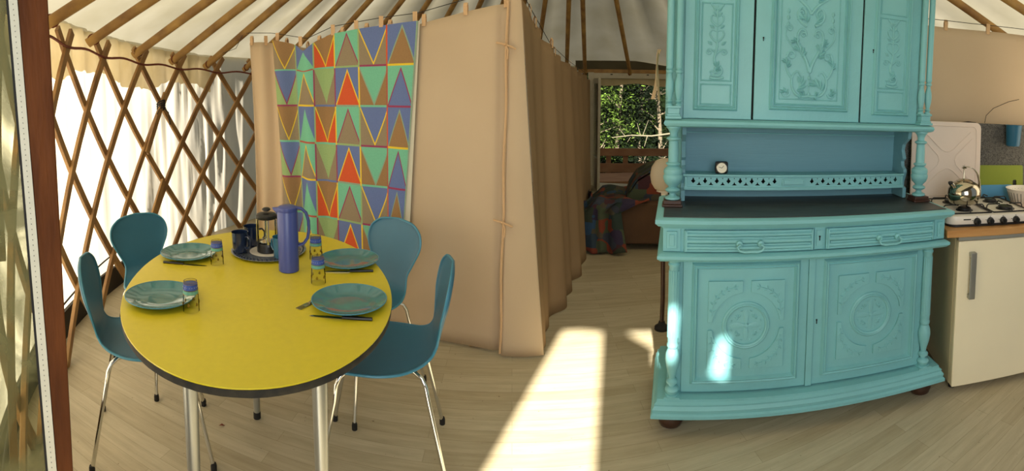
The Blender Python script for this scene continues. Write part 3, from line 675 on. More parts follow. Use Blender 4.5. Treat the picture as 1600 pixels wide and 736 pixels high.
# lower doors
def frame(mb, x0, x1, z0, z1, y, w_, h, prof=None):
    """mitred picture-frame moulding on the plane y (outwards = -y)"""
    prof = prof or [(0, 0), (.15, -.6), (.35, -1), (.55, -.7), (.75, -1), (1, 0)]
    rect = [(x0, z0, 1, 1), (x1, z0, -1, 1), (x1, z1, -1, -1), (x0, z1, 1, -1)]
    n = len(prof); vs = [(x + sx * a * w_, y + b * h, z + sz * a * w_) for x, z, sx, sz in rect for a, b in prof]
    fs = [(i * n + k, i * n + k + 1, ((i + 1) % 4) * n + k + 1, ((i + 1) % 4) * n + k) for i in range(4) for k in range(n - 1)]
    mb.add(vs, fs)
def leafp(mb, x, z, a, L, y, w_=.32, th=.004):
    """small pointed relief leaf"""
    c, s_ = cos(a), sin(a)
    pts = [(0, 0), (.3 * L, w_ * L * .8), (.6 * L, w_ * L * .75), (L, 0), (.6 * L, -w_ * L * .75), (.3 * L, -w_ * L * .8)]
    vs = [(x + p * c - q * s_, y, z + p * s_ + q * c) for p, q in pts] + [(x + .25 * L * c, y - th, z + .25 * L * s_), (x + .7 * L * c, y - th, z + .7 * L * s_)]
    mb.add(vs, [(0, 1, 6), (1, 2, 7, 6), (2, 3, 7), (3, 4, 7), (4, 5, 6, 7), (5, 0, 6)])
def lower_door(x0, x1, mir):
    d = part(MB().box(x0, x1, .066, .080, .168, .752), 'door', bevel=.002)
    cx = (x0 + x1) / 2 - .000; fx0, fx1 = cx - .2365, cx + .2365
    mb = MB(); frame(mb, fx0, fx1, .205, .737, .066, .028, .016)
    part(mb, 'panel_frame', parent=d, smooth=30)
    mx, mz = cx + .0015, .461
    mb = MB(); R = .148
    for sx in (-1, 1):
        for sz in (-1, 1):
            gx, gz = .018, .018; ox, oz = .166, .197 if sz > 0 else .190
            a0 = math.asin(gz / R); a1 = math.acos(gx / R)
            arc = [(R * cos(a0 + (a1 - a0) * i / 12), R * sin(a0 + (a1 - a0) * i / 12)) for i in range(13)]
            lp = arc + [(gx, oz), (ox, oz), (ox, gz)]
            lp = [(mx + sx * p, mz + sz * q) for p, q in lp]
            if sx * sz < 0: lp = lp[::-1]
            mb = MB(); mb.prism(lp, .0565, .067); part(mb, 'corner_panel', parent=d, bevel=.0015)
    mb = MB()
    mb.lathe([(.082, -.001), (.084, .008), (.090, .012), (.094, .008), (.098, .010), (.104, .006), (.106, -.001)], (mx, .0665, mz), 48, 'y')
    mb.v = [(a, .0665 - (b - .0665), c) for a, b, c in mb.v]
    mb.lathe([(0, .004), (.078, .004), (.083, 0)], (0, 0, 0), 40, 'y') if False else None
    # four-pointed star and boss
    st = []
    for k in range(32):
        a = 2 * pi * k / 32; r = .010 + .062 * abs(cos(2 * a)) ** 3.2; st.append((mx + r * cos(a), mz + r * sin(a)))
    n = len(st); b0 = [(x, .0655, z) for x, z in st] + [(mx, .056, mz)]
    mb.add(b0, [(i, (i + 1) % n, n) for i in range(n)])
    mb.lathe([(0, -.004), (.009, -.001), (.011, .006)], (mx, .0575, mz), 16, 'y')
    for k in range(4):
        a = pi / 4 + k * pi / 2; px, pz = mx + .045 * cos(a), mz + .045 * sin(a)
        for j in range(5): leafp(mb, px + .004 * cos(a), pz + .004 * sin(a), a + (j - 2) * .75, .017, .0655, .35, .004)
        for j in (-1, 1): leafp(mb, mx + .066 * cos(a + j * .38), mz + .066 * sin(a + j * .38), a + j * 1.9, .014, .0655, .3, .003)
    part(mb, 'round_medallion', parent=d, smooth=30)
    # leafy sprigs in each corner panel
    for sx in (-1, 1):
        for sz in (-1, 1):
            mb = MB(); pts = [(.155, .05), (.150, .10), (.130, .140), (.095, .163), (.045, .178)]
            P = []
            for i in range(13):
                t = i / 12 * 4; k = min(3, int(t)); f_ = t - k; P.append((pts[k][0] + (pts[k + 1][0] - pts[k][0]) * f_, pts[k][1] + (pts[k + 1][1] - pts[k][1]) * f_))
            P3 = [(mx + sx * (p - .004), .0560, mz + sz * (q - .004)) for p, q in P]
            mb.tube(P3, .0028, 5)
            for i in range(1, 13, 2):
                dx = P3[i][0] - P3[i - 1][0]; dz = P3[i][2] - P3[i - 1][2]; a = math.atan2(dz, dx)
                for s_ in (-1, 1): leafp(mb, P3[i][0], P3[i][2], a + s_ * .8, .020, .0562, .24, .004)
            part(mb, 'leaf_sprig', parent=d, smooth=True)
    return d
lower_door(-.560, -.012, 1); d2 = lower_door(.020, .568, -1)
part(MB().box(-.011, .019, .060, .08, .165, .755), 'centre_stile', bevel=.003)
part(MB().lathe([(.004, 0), (.004, .002)], (.034, .0645, .463), 12, 'y').box(.032, .036, .0625, .0665, .446, .461), 'keyhole', M['hole'], parent=d2)
# upper part: pedestals and big balusters
bal = [(.030, .975), (.035, .979), (.033, .986), (.022, .990), (.015, .997), (.014, 1.003), (.030, 1.012), (.034, 1.018), (.028, 1.026), (.020, 1.030), (.022, 1.036), (.036, 1.050), (.0435, 1.068), (.044, 1.082), (.040, 1.089), (.041, 1.092), (.043, 1.100), (.041, 1.112), (.030, 1.122), (.024, 1.127), (.033, 1.136), (.033, 1.141), (.023, 1.146), (.023, 1.20), (.021, 1.238), (.020, 1.240), (.032, 1.249), (.032, 1.254), (.018, 1.262), (.018, 1.275), (.024, 1.290), (.034, 1.300), (.034, 1.306)]
for x in (-.613, .607):
    part(MB().box(x - .046, x + .046, .176, .268, .9475, .958).box(x - .040, x + .040, .182, .262, .958, .975), 'pedestal', M['mahogany'], bevel=.003)
    part(MB().lathe(bal, (x, .222, 0), 32), 'baluster', smooth=35)
# niche
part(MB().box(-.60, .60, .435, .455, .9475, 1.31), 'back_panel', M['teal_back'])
part(MB().box(-.60, .60, .427, .436, 1.265, 1.27).box(-.60, .60, .425, .436, 1.29, 1.31).box(-.6, -.575, .42, .436, .9475, 1.3).box(.575, .6, .42, .436, .9475, 1.3), 'back_panel_trim', bevel=.002)
wing = [(.44, .95), (.30, .95), (.30, 1.0), (.325, 1.01), (.325, 1.03), (.30, 1.085), (.305, 1.10), (.33, 1.115), (.335, 1.14), (.315, 1.155), (.325, 1.18), (.335, 1.20), (.325, 1.23), (.27, 1.265), (.26, 1.305), (.44, 1.305)]
for x in (-.575, .555):
    mb = MB(); nn = len(wing); mb.add([(x, y, z) for y, z in wing] + [(x + .02, y, z) for y, z in wing], [tuple(range(nn)), tuple(range(2 * nn - 1, nn - 1, -1))] + [(i, i + nn, (i + 1) % nn + nn, (i + 1) % nn) for i in range(nn)])
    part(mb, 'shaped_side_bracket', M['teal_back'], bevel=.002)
# gallery shelf with pierced front
part(MB().box(-.558, .553, .305, .435, 1.066, 1.074).box(-.565, .558, .298, .312, 1.068, 1.078), 'gallery_shelf', bevel=.002)
holes = []
def pierce(xa, xb, nn):
    step = (xb - xa) / nn
    for k in range(nn):
        c = xa + step * (k + .5)
        holes.append([(c - .0035, 1.0605), (c + .0035, 1.0605), (c + .0035, 1.054), (c + .0105, 1.046), (c, 1.034), (c - .0105, 1.046), (c - .0035, 1.054)])
        if k: e = xa + step * k; holes.append([(e, 1.044), (e + .0035, 1.034), (e + .0125, 1.0265), (e - .0125, 1.0265), (e - .0035, 1.034)])
        e = xa + step * k
        if k: holes.append([(e - .002, 1.0615), (e + .002, 1.0615), (e + .002, 1.056), (e - .002, 1.056)])
pierce(-.545, -.100, 8); pierce(.030, .540, 9)
mb = MB(); mb.holed([(-.553, 1.019), (.548, 1.019), (.548, 1.066), (-.553, 1.066)], holes, .306, .312)
part(mb, 'pierced_gallery', bevel=0)
part(MB().box(-.56, .555, .298, .314, 1.004, 1.0195).box(-.092, .022, .300, .307, 1.026, 1.060).box(-.084, .014, .297, .302, 1.032, 1.054).box(-.558, -.545, .30, .43, 1.004, 1.066).box(.54, .553, .30, .43, 1.004, 1.066), 'gallery_rail', bevel=.002)
part(MB().box(-.555, .55, .40, .405, 1.0, 1.066), 'gallery_shade', M['hole'])  # black sheet standing in for the shade behind the pierced front
# upper carcass
part(MB().mould([(0, 1.304), (.010, 1.306), (.020, 1.312), (.024, 1.322), (.020, 1.332), (.008, 1.338), (0, 1.340)], .634, .200, .455).box(-.634, .634, .2, .455, 1.304, 1.340), 'upper_shelf_moulding', smooth=40)
part(MB().box(-.60, .60, .262, .455, 1.338, 2.16).box(-.655, -.60, .30, .455, 1.34, 2.16).box(.60, .655, .30, .455, 1.34, 2.16), 'upper_carcass', bevel=.002)
for s in (-1, 1):
    x = s * .616
    part(MB().box(x - .036, x + .036, .188, .256, 1.340, 1.352).box(x - .030, x + .030, .194, .25, 1.352, 1.362).box(x - .026, x + .026, .198, .246, 1.362, 1.388).box(x - .032, x + .032, .192, .252, 1.388, 1.398), 'column_block', bevel=.002)
    for dx in (-.020, .020):
        pr = [(.016, 1.398), (.016, 1.404), (.009, 1.41), (.017, 1.418), (.009, 1.426), (.012, 1.434), (.0175, 1.46), (.019, 1.485), (.017, 1.505), (.011, 1.530), (.010, 1.540), (.016, 1.546), (.016, 1.553), (.011, 1.558), (.016, 1.566), (.0165, 1.57), (.0155, 1.58), (.0155, 2.10), (.018, 2.12), (.018, 2.14)]
        part(MB().lathe(pr, (x + dx, .222, 0), 18), 'colonnette', smooth=40)
part(MB().mould([(0, 2.14), (.01, 2.14), (.02, 2.16), (.02, 2.175), (.05, 2.20), (.06, 2.225), (.06, 2.24), (0, 2.24)], .655, .19, .455).box(-.655, .655, .19, .455, 2.14, 2.24), 'cornice', smooth=30)

def spiral(cx, cz, r0, r1, a0, turns, n=26):
    return [(cx + (r0 + (r1 - r0) * (i / n)) * cos(a0 + turns * 2 * pi * i / n), cz + (r0 + (r1 - r0) * (i / n)) * sin(a0 + turns * 2 * pi * i / n)) for i in range(n + 1)]
def bez(p0, p1, p2, p3, n=12):
    return [tuple((1 - t) ** 3 * a + 3 * (1 - t) ** 2 * t * b + 3 * (1 - t) * t * t * c + t ** 3 * d for a, b, c, d in zip(p0, p1, p2, p3)) for t in [i / n for i in range(n + 1)]]
def scroll(mb, pts, y, r0=.004, r1=.0022):
    n = len(pts); mb.tube([(x, y, z) for x, z in pts], [(r0 + (r1 - r0) * i / (n - 1)) * 1.25 for i in range(n)], 7)
def acanthus(mb, x, z, a, L, y, k=5):
    for j in range(k):
        t = j / max(1, k - 1) - .5
        leafp(mb, x + L * .12 * j * cos(a), z + L * .12 * j * sin(a), a + t * 2.1, L * (1 - .6 * abs(t)), y, .26, .010)
def upper_door(x0, x1, kind, key):
    y = .246
    d = part(MB().box(x0, x1, y, .262, 1.3425, 2.135), 'door', bevel=.002)
    mb = MB()
    if kind == 'side':
        f0, f1 = x0 + .043, x1 - .065 if key == 'L' else x1 - .050
        if key == 'R': f0 = x0 + .055
        frame(mb, f0, f1, 1.380, 2.09, y, .022, .014)
        g0, g1 = f0 + .030, f1 - .030
        frame(mb, g0, g1, 1.405, 1.502, y, .007, .004); frame(mb, g0, g1, 1.512, 1.865, y, .007, .004); frame(mb, g0, g1, 1.878, 2.06, y, .007, .004)
        part(mb, 'panel_frame', parent=d, smooth=30)
        mb = MB(); cx = (g0 + g1) / 2; Y = y - .001
        # foot leaf-scroll, stem, crossed loops, finial
        scroll(mb, bez((cx - .030, 1.530), (cx - .01, 1.522), (cx + .02, 1.522), (cx + .034, 1.532)), Y, .005, .005)
        scroll(mb, spiral(cx + .006, 1.562, .026, .006, -2.2, 1.3), Y, .0055, .003); scroll(mb, spiral(cx - .018, 1.545, .014, .004, 2.6, -1.0), Y)
        acanthus(mb, cx - .005, 1.560, 1.2, .040, Y)
        scroll(mb, bez((cx, 1.585), (cx - .03, 1.62), (cx + .02, 1.66), (cx - .005, 1.70)), Y, .006, .004)
        for s in (-1, 1):
            scroll(mb, [(cx + s * (p - cx), q) for p, q in bez((cx, 1.635), (cx + .02, 1.66), (cx + .045, 1.665), (cx + .045, 1.645))], Y)
            scroll(mb, [(cx + s * (p - cx), q) for p, q in spiral(cx + .033, 1.645, .012, .003, 0, -1.1)], Y)
            scroll(mb, [(cx + s * (p - cx), q) for p, q in bez((cx - .005, 1.685), (cx + .05, 1.71), (cx + .035, 1.76), (cx + .0, 1.735))], Y)
            scroll(mb, [(cx + s * (p - cx), q) for p, q in bez((cx, 1.76), (cx + .045, 1.78), (cx + .030, 1.83), (cx + .002, 1.80))], Y)
            leafp(mb, cx + s * .020, 1.675, pi / 2 - s * .9, .030, Y, .3, .006); leafp(mb, cx + s * .012, 1.75, pi / 2 - s * 1.0, .028, Y, .3, .006)
        mb.tube([(cx, Y, 1.69), (cx, Y, 1.85)], .004, 6)
        for zz in (1.80, 1.825): leafp(mb, cx - .004, zz, 2.2, .03, Y, .3, .006); leafp(mb, cx + .004, zz, .9, .03, Y, .3, .006)
        for s in (-1, 1): scroll(mb, bez((cx, 1.835), (cx + s * .03, 1.85), (cx + s * .035, 1.86), (cx + s * .02, 1.862)), Y)
        part(mb, 'scroll_carving', parent=d, smooth=50)
    else:
        f0, f1 = x0 + .070, x1 - .060
        frame(mb, f0, f1, 1.390, 2.09, y, .020, .014); frame(mb, f0 + .024, f1 - .024, 1.414, 2.07, y, .009, .007); frame(mb, f0 + .045, f1 - .055, 1.440, 2.05, y, .006, .0035)
        part(mb, 'panel_frame', parent=d, smooth=30)
        mb = MB(); cx = (f0 + .045 + f1 - .055) / 2; Y = y - .001; zb = 1.44
        for s in (-1, 1):
            X = lambda pts: [(cx + s * p, zb + q) for p, q in pts]
            scroll(mb, X(bez((0, .020), (.05, .006), (.085, .03), (.085, .085))), Y, .007, .005)     # big lower bowl
            scroll(mb, X(bez((.085, .085), (.085, .13), (.05, .15), (.045, .115))), Y, .005, .003)
            scroll(mb, X(spiral(.112, .032, .020, .005, pi, 1.2 )), Y)
            acanthus(mb, cx + s * .060, zb + .045, pi / 2 + s * .6, .060, Y, 6); acanthus(mb, cx + s * .020, zb + .018, pi / 2 - s * 1.2, .035, Y, 4)
            acanthus(mb, cx + s * .105, zb + .028, pi / 2 - s * .8, .035, Y, 4)
            scroll(mb, X(bez((.085, .10), (.12, .14), (.125, .19), (.10, .215))), Y, .005, .0035)
            scroll(mb, X(spiral(.088, .205, .022, .005, 0, 1.4)), Y)
            acanthus(mb, cx + s * .108, zb + .150, pi / 2 - s * .1, .040, Y, 5)
            scroll(mb, X(bez((.0, .13), (.02, .22), (.07, .24), (.062, .30))), Y, .008, .004)          # main S stem
            scroll(mb, X(bez((.062, .30), (.055, .345), (.015, .33), (.022, .298))), Y, .005, .003)
            scroll(mb, X(spiral(.034, .302, .014, .003, pi, -1.2)), Y)
            acanthus(mb, cx + s * .040, zb + .20, pi / 2 - s * .3, .055, Y, 6); acanthus(mb, cx + s * .060, zb + .262, pi / 2 - s * .9, .035, Y, 4)
            scroll(mb, X(bez((.070, .235), (.11, .27), (.125, .29), (.118, .325))), Y, .004, .003)
            scroll(mb, X(spiral(.102, .330, .018, .004, 0, 1.3)), Y)
            for j in range(3): 
                leafp(mb, cx + s * .108, zb + .395 - j * .03, pi / 2, .028, Y, .36, .007)
            scroll(mb, X(bez((.02, .345), (.06, .36), (.08, .40), (.05, .425))), Y, .007, .004); scroll(mb, X(spiral(.045, .402, .022, .005, pi / 2, 1.4)), Y, .0055, .003)
            acanthus(mb, cx + s * .020, zb + .36, pi / 2 - s * .7, .05, Y, 5)
            scroll(mb, X(bez((.0, .40), (.03, .46), (.08, .46), (.10, .50))), Y, .006, .004); scroll(mb, X(spiral(.085, .49, .022, .005, 0, 1.3)), Y)
            acanthus(mb, cx + s * .03, zb + .46, pi / 2 - s * .5, .05, Y, 5)
        for j, L_ in ((0, .034), (1, .026), (2, .022)): leafp(mb, cx, zb + .125 - j * .032, pi / 2, L_, Y, .42, .008)
        mb.tube([(cx, Y, zb + .03), (cx, Y, zb + .13)], .003, 6)
        mb.lathe([(.0, -.006), (.008, -.002), (.010, .003)], (cx, Y, zb + .03), 12, 'y')
        part(mb, 'scroll_carving', parent=d, smooth=50)
    kx, kz = {'L': (None, None), 'C': (x0 + .036, 1.713), 'R': (x0 + .052, 1.695)}[key]
    if kx:
        part(MB().lathe([(.008, 0), (.010, .002)], (kx, y - .002, kz + .004), 16, 'y'), 'escutcheon', parent=d, smooth=True)
        part(MB().lathe([(.004, 0), (.004, .001)], (kx, y - .0035, kz + .005), 12, 'y').box(kx - .0018, kx + .0018, y - .0040, y - .002, kz - .010, kz + .004), 'keyhole', M['hole'], parent=d)
    return d
upper_door(-.573, -.262, 'side', 'L'); upper_door(-.252, .266, 'mid', 'C'); upper_door(.275, .586, 'side', 'R')
for x0, x1 in ((-.2615, -.2525), (.2665, .2745)): part(MB().box(x0, x1, .256, .2615, 1.343, 2.13), 'door_gap_shade', M['hole'])  # black strips standing in for the shade between the upper doors

DRM = Matrix.Translation((1.21815, 1.6233, 0)) @ Matrix.Rotation(-.339, 4, 'Z')
def dloc(x, y, z): return DRM @ Vector((x, y, z))
ck = thing('clock', 'small black alarm clock with a round pale face on the teal dresser shelf', 'clock', dloc(-.383, .335, 1.0785), -.339)
MB().box(-.031, .031, -.018, .018, 0, .058).build('case', M['black'], ck, bevel=.010)
MB().lathe([(.0, -.004), (.023, -.003), (.024, .002)], (0, -.018, .029), 28, 'y').build('dial', M['clockface'], ck, smooth=True)
MB().tube([(.024 * cos(a), -.0195, .029 + .024 * sin(a)) for a in [2 * pi * k / 28 for k in range(28)]], .0016, 6, closed=True).build('bezel', M['chrome'], ck, smooth=True)
MB().bar((0, -.0225, .029), (.009, -.0225, .040), .002, .001, (0, 0, 1)).bar((0, -.0225, .029), (-.014, -.0225, .034), .002, .001, (0, 0, 1)).build('hand', M['hole'], ck)

# floor lamp behind the dresser and hanging tie
lp = thing('floor_lamp', 'pale round lampshade on a dark stand half hidden behind the left side of the dresser', 'lamp', (.915, 2.76, 0))
MB().lathe([(.045, 0), (.045, .015), (.025, .03), (.018, .05)], (0, 0, 0), 24).build('base', M['lash'], lp, smooth=True)
MB().tube([(0, 0, .04), (.004, 0, .2), (0, 0, .44)], .014, 10).build('lower_stem', M['mahogany'], lp, smooth=True)
MB().tube([(0, 0, .44), (0, 0, .88)], .011, 10).build('upper_stem', M['enamel'], lp, smooth=True)
MB().lathe([(.02, .84), (.022, .90), (.05, .865)], (0, 0, 0), 16).build('socket', M['enamel'], lp, smooth=True)
MB().lathe([(.03, .868), (.060, .880), (.082, .915), (.090, .965), (.082, 1.012), (.058, 1.050), (.03, 1.064)], (0, 0, 0), 32).build('lamp_shade', M['lampshade'], lp, smooth=True)
mb = MB()
def ribbon(mb, pts, wv):
    vs = []
    for p, a in pts: vs += [(p[0] - wv * cos(a), p[1] - wv * sin(a), p[2]), (p[0] + wv * cos(a), p[1] + wv * sin(a), p[2])]
    mb.add(vs, [(2 * i, 2 * i + 1, 2 * i + 3, 2 * i + 2) for i in range(len(pts) - 1)])
B0 = dloc(-.70, .40, 0)
ribbon(mb, [((B0.x + .010, B0.y, 1.665), .1), ((B0.x + .002, B0.y, 1.64), .6), ((B0.x - .006, B0.y - .01, 1.57), .9), ((B0.x - .002, B0.y, 1.52), .4), ((B0.x - .008, B0.y, 1.475), .1), ((B0.x - .020, B0.y, 1.425), -.2)], .009)
ribbon(mb, [((B0.x + .008, B0.y + .01, 1.665), .5), ((B0.x + .002, B0.y + .01, 1.60), .8), ((B0.x + .010, B0.y + .01, 1.49), .4), ((B0.x + .014, B0.y + .01, 1.42), .2)], .006)
tag(mb.build('ribbon_tie', M['tape'], solid=.0015), 'pale fabric tie dangling beside the top left edge of the dresser', 'ribbon')

# ================================================================ TABLE
tb = thing('dining_table', 'oval yellow topped dining table with a dark chipped edge and grey metal legs', 'table', (-.931, 1.548, 0), radians(-60.8))
TA, TB_ = .700, .487
def oval(k=1.0, d=0, n=96):
    out = []
    for i in range(n):
        a = 2 * pi * i / n; e = 2 / 2.12; c, s_ = cos(a), sin(a)
        out.append(((TA + d) * k * math.copysign(abs(c) ** e, c), (TB_ + d) * k * math.copysign(abs(s_) ** e, s_)))
    return out
def slab(mb, rings):
    n = len(rings[0][0]); vs = []; fs = []
    for ring, z in rings: vs += [(x, y, z) for x, y in ring]
    for i in range(len(rings) - 1): fs += [(i * n + k, i * n + (k + 1) % n, (i + 1) * n + (k + 1) % n, (i + 1) * n + k) for k in range(n)]
    fs += [tuple(range(n))[::-1], tuple((len(rings) - 1) * n + k for k in range(n))]
    mb.add(vs, fs)
mb = MB(); slab(mb, [(oval(1, -.002), .744), (oval(1, 0), .746), (oval(1, 0), .7485), (oval(1, -.001), .7495)]); mb.build('tabletop', M['yellow'], tb, smooth=35)
rnd = random.Random(3)
def ragged(d, amp, z): 
    r = oval(1, d); return ([(x * (1 + rnd.uniform(-amp, amp)), y * (1 + rnd.uniform(-amp, amp))) for x, y in r], z)
mb = MB(); slab(mb, [ragged(-.010, .001, .722), ragged(-.002, .002, .724), ragged(.0, .0018, .734), ragged(-.001, .0015, .7438)]); mb.build('table_edge', M['edge'], tb, smooth=50)
def wl(x, y):  # world -> table local
    a = radians(60.8); dx, dy = x + .931, y - 1.548; return dx * cos(a) - dy * sin(a), dx * sin(a) + dy * cos(a)
for (wx, wy) in ((-.845, 1.02), (-.515, 1.17), (-1.10, 1.79)):
    x, y = wl(wx, wy)
    MB().lathe([(.034, .724), (.034, .71), (.0225, .705), (.0215, .60), (.0145, .03), (.0145, .0)][::-1], (x, y, 0), 20).build('leg', M['alu'], tb, smooth=True)
    MB().lathe([(.0165, 0), (.0165, .025), (.015, .03)], (x, y, 0), 16).build('foot_cap', M['foot'], [c for c in bpy.data.objects if c.parent == tb and c.name.startswith('leg')][-1], smooth=True)
mb = MB(); pts_ = [wl(-.845, 1.02), wl(-.515, 1.17), wl(-1.10, 1.79)]
for i in range(3):
    a, b = pts_[i], pts_[(i + 1) % 3]; mb.bar((a[0], a[1], .712), (b[0], b[1], .712), .03, .02, (0, 0, 1))
mb.build('under_frame', M['alu'], tb)
TZ = .7496

# ================================================================ CHAIRS
def make_chair():
    c = thing('dining_chair', '', 'chair', (0, 0, 0), 0, 'blue bentwood chairs around the yellow table')
    ctrl = [(.205, .425, .0), (.203, .428, .085), (.190, .436, .135), (.15, .445, .180), (.08, .449, .203), (0, .447, .207), (-.08, .447, .190), (-.145, .455, .155), (-.185, .475, .128), (-.205, .505, .114), (-.215, .535, .118), (-.224, .570, .137), (-.235, .61, .158), (-.246, .65, .178), (-.256, .69, .187), (-.266, .735, .176), (-.273, .765, .145), (-.277, .785, .098), (-.279, .794, .0)]
    def cr(t):
        n = len(ctrl) - 1; t = t * n; i = min(n - 1, int(t)); f_ = t - i
        p = [ctrl[max(0, i - 1)], ctrl[i], ctrl[i + 1], ctrl[min(n, i + 2)]]
        return [.5 * (2 * p[1][k] + (p[2][k] - p[0][k]) * f_ + (2 * p[0][k] - 5 * p[1][k] + 4 * p[2][k] - p[3][k]) * f_ ** 2 + (-p[0][k] + 3 * p[1][k] - 3 * p[2][k] + p[3][k]) * f_ ** 3) for k in range(3)]
    def fn(u, v):
        x, z, wv = cr(u); t = -1 + 2 * v; wv = max(wv, .0005); cup = t * t
        back = max(0, min(1, (u - .5) / .2)); seat = 1 - back
        return x + back * .022 * cup * (wv / .18), wv * math.sin(t * pi / 2), z + seat * .010 * cup * (wv / .2)
    MB().grid(fn, 72, 16).build('seat_shell', M['chair'], c, smooth=60, solid=.010)
    mb = MB(); 
    rim = [fn(i / 72, 0) for i in range(73)] + [fn(1 - i / 72, 1) for i in range(1, 72)]
    mb.tube(rim, .0052, 6, closed=True); mb.build('shell_edge', M['chair_edge'], c, smooth=True)
    MB().box(-.10, .10, -.09, .09, .418, .440).build('mounting_plate', M['chrome'], c, bevel=.008)
    for sx, sy in ((1, 1), (1, -1), (-1, 1), (-1, -1)):
        fx, fy = (.235, .205) if sx > 0 else (-.24, .195)
        P = [(0 * sx, .05 * sy, .425), (.07 * sx, .09 * sy, .428), (.125 * sx, .125 * sy, .426), (.150 * sx, .142 * sy, .412), (.163 * sx, .152 * sy, .385), (fx * .72 if sx > 0 else fx * .72, .158 * sy, .33), (fx, fy * sy, .012)]
        l = MB().tube(P, .0085, 10).build('leg', M['chrome'], c, smooth=True)
        MB().lathe([(.012, 0), (.0125, .02), (.010, .03)], (fx, fy * sy, 0), 12).build('foot_cap', M['foot'], l, smooth=True)
    return c
ch = make_chair()
def rzf(x, y): return math.atan2(y, x)
ch.location = (-1.40, 1.43, 0); ch.rotation_euler = (0, 0, rzf(.74, .67))
ch['label'] = 'blue bentwood chair seen from the side, nearest the red brown post'
dup(ch, (-1.74, 1.90, 0), rzf(.96, -.28), 'blue bentwood chair at the far left of the table in front of the lattice')
dup(ch, (-.73, 2.19, 0), rzf(-.5, -.87), 'blue bentwood chair at the far right of the table by the patterned cloth')
dup(ch, (-.50, 1.76, 0), rzf(-.97, -.20), 'blue bentwood chair at the right of the table with its whole seat in view')

# ================================================================ ON THE TABLE
pl = thing('dinner_plate', '', 'plate', (-.53, 1.465, TZ), 0, 'teal dinner plates on the yellow table')
MB().lathe([(0, .004), (.04, .004), (.082, .0055), (.090, .009), (.118, .018), (.124, .0205), (.1255, .0190), (.118, .014), (.09, .004), (.075, .0), (0, .0)], (0, 0, 0), 64).build('plate_body', M['plate'], pl, smooth=50)
MB().tube([(.1245 * cos(a), .1245 * sin(a), .0200) for a in [2 * pi * k / 64 for k in range(64)]], .0016, 6, closed=True).build('rim', M['chair_edge'], pl, smooth=True)
pl['label'] = 'teal plate on the yellow table in front of the nearest right chair'
dup(pl, (-.665, 1.845, TZ), 0, 'teal plate on the yellow table in front of the far right chair')
dup(pl, (-1.345, 1.65, TZ), 0, 'teal plate at the far left of the yellow table')
dup(pl, (-1.125, 1.215, TZ), 0, 'teal plate at the near left of the yellow table, partly behind a glass')

def make_glass():
    g = thing('drinking_glass', '', 'glass', (0, 0, 0), 0, 'patterned tea glasses standing upside down')
    MB().lathe([(0, .090), (.0205, .090), (.0228, .07), (.0255, .03), (.0265, .0005), (.0275, 0), (.0268, .03), (.0245, .07), (.0225, .097), (.0215, .101), (.0, .101)], (0, 0, 0), 32).build('glass_body', M['glass'], g, smooth=True)
    MB().lathe([(.0232, .074), (.0250, .074), (.0236, .092), (.0224, .092)], (0, 0, 0), 32).build('blue_band', M['band_blue'], g, smooth=30)
    MB().lathe([(.0240, .060), (.0256, .060), (.0251, .0715), (.0236, .0715)], (0, 0, 0), 32).build('green_band', M['band_teal'], g, smooth=30)
    mb = MB()
    for z, r in ((.0595, .0258), (.073, .0252), (.0935, .0236), (.0995, .0222)): mb.tube([(r * cos(a), r * sin(a), z) for a in [2 * pi * k / 32 for k in range(32)]], .0006, 5, closed=True)
    for k in range(6):
        a = 2 * pi * k / 6 - 1.2
        for j in range(5):
            th = (j - 2) * .6; r = .0277
            mb.tube([(r * cos(a), r * sin(a), .022), ((r) * cos(a + .20 * sin(th)), (r) * sin(a + .20 * sin(th)), .022 + .012 * cos(th))], .0010, 5)
    mb.build('gilt_pattern', M['gold'], g, smooth=True)
    mb = MB()
    for k in range(18):
        a = 2 * pi * k / 18; mb.lathe([(0, -.0012), (.0012, 0), (0, .0012)], (.0247 * cos(a), .0247 * sin(a), .083), 5)
    mb.build('white_dots', M['enamel'], g)
    return g
g = make_glass(); g.location = (-.98, 1.205, TZ); g['label'] = 'upside-down patterned glass with a blue band, nearest the camera on the left'
dup(g, (-1.17, 1.625, TZ), .4, 'upside-down patterned glass beside the far left plate')
dup(g, (-.70, 1.605, TZ), .9, 'upside-down patterned glass between the two right plates')
dup(g, (-.815, 1.85, TZ), 1.3, 'upside-down patterned glass just right of the violet blue jug')

jg = thing('thermos_jug', 'tall violet blue cylindrical thermos jug with a loop handle on the yellow table', 'jug', (-.862, 1.685, TZ), radians(25))
MB().lathe([(.038, 0), (.041, .003), (.041, .235), (.0395, .239), (.0395, .241), (.041, .244), (.040, .256), (.030, .262), (0, .264)], (0, 0, 0), 40).build('jug_body', M['jug'], jg, smooth=35)
mb = MB(); mb.add([(-.036, -.012, .256), (-.036, .012, .256), (-.060, 0, .257), (-.036, -.012, .236), (-.036, .012, .236), (-.040, 0, .225), (-.058, 0, .249)], [(0, 2, 1), (0, 3, 6, 2), (1, 2, 6, 4), (3, 5, 6), (4, 6, 5), (3, 0, 1, 4), (3, 4, 5)])
mb.build('spout', M['jug'], jg)
MB().tube([(.030, 0, .254), (.055, 0, .250), (.074, 0, .232), (.083, 0, .20), (.084, 0, .16), (.078, 0, .13), (.062, 0, .108), (.039, 0, .100)], .0065, 10, flat=1.6).build('handle', M['jug'], jg, smooth=True)

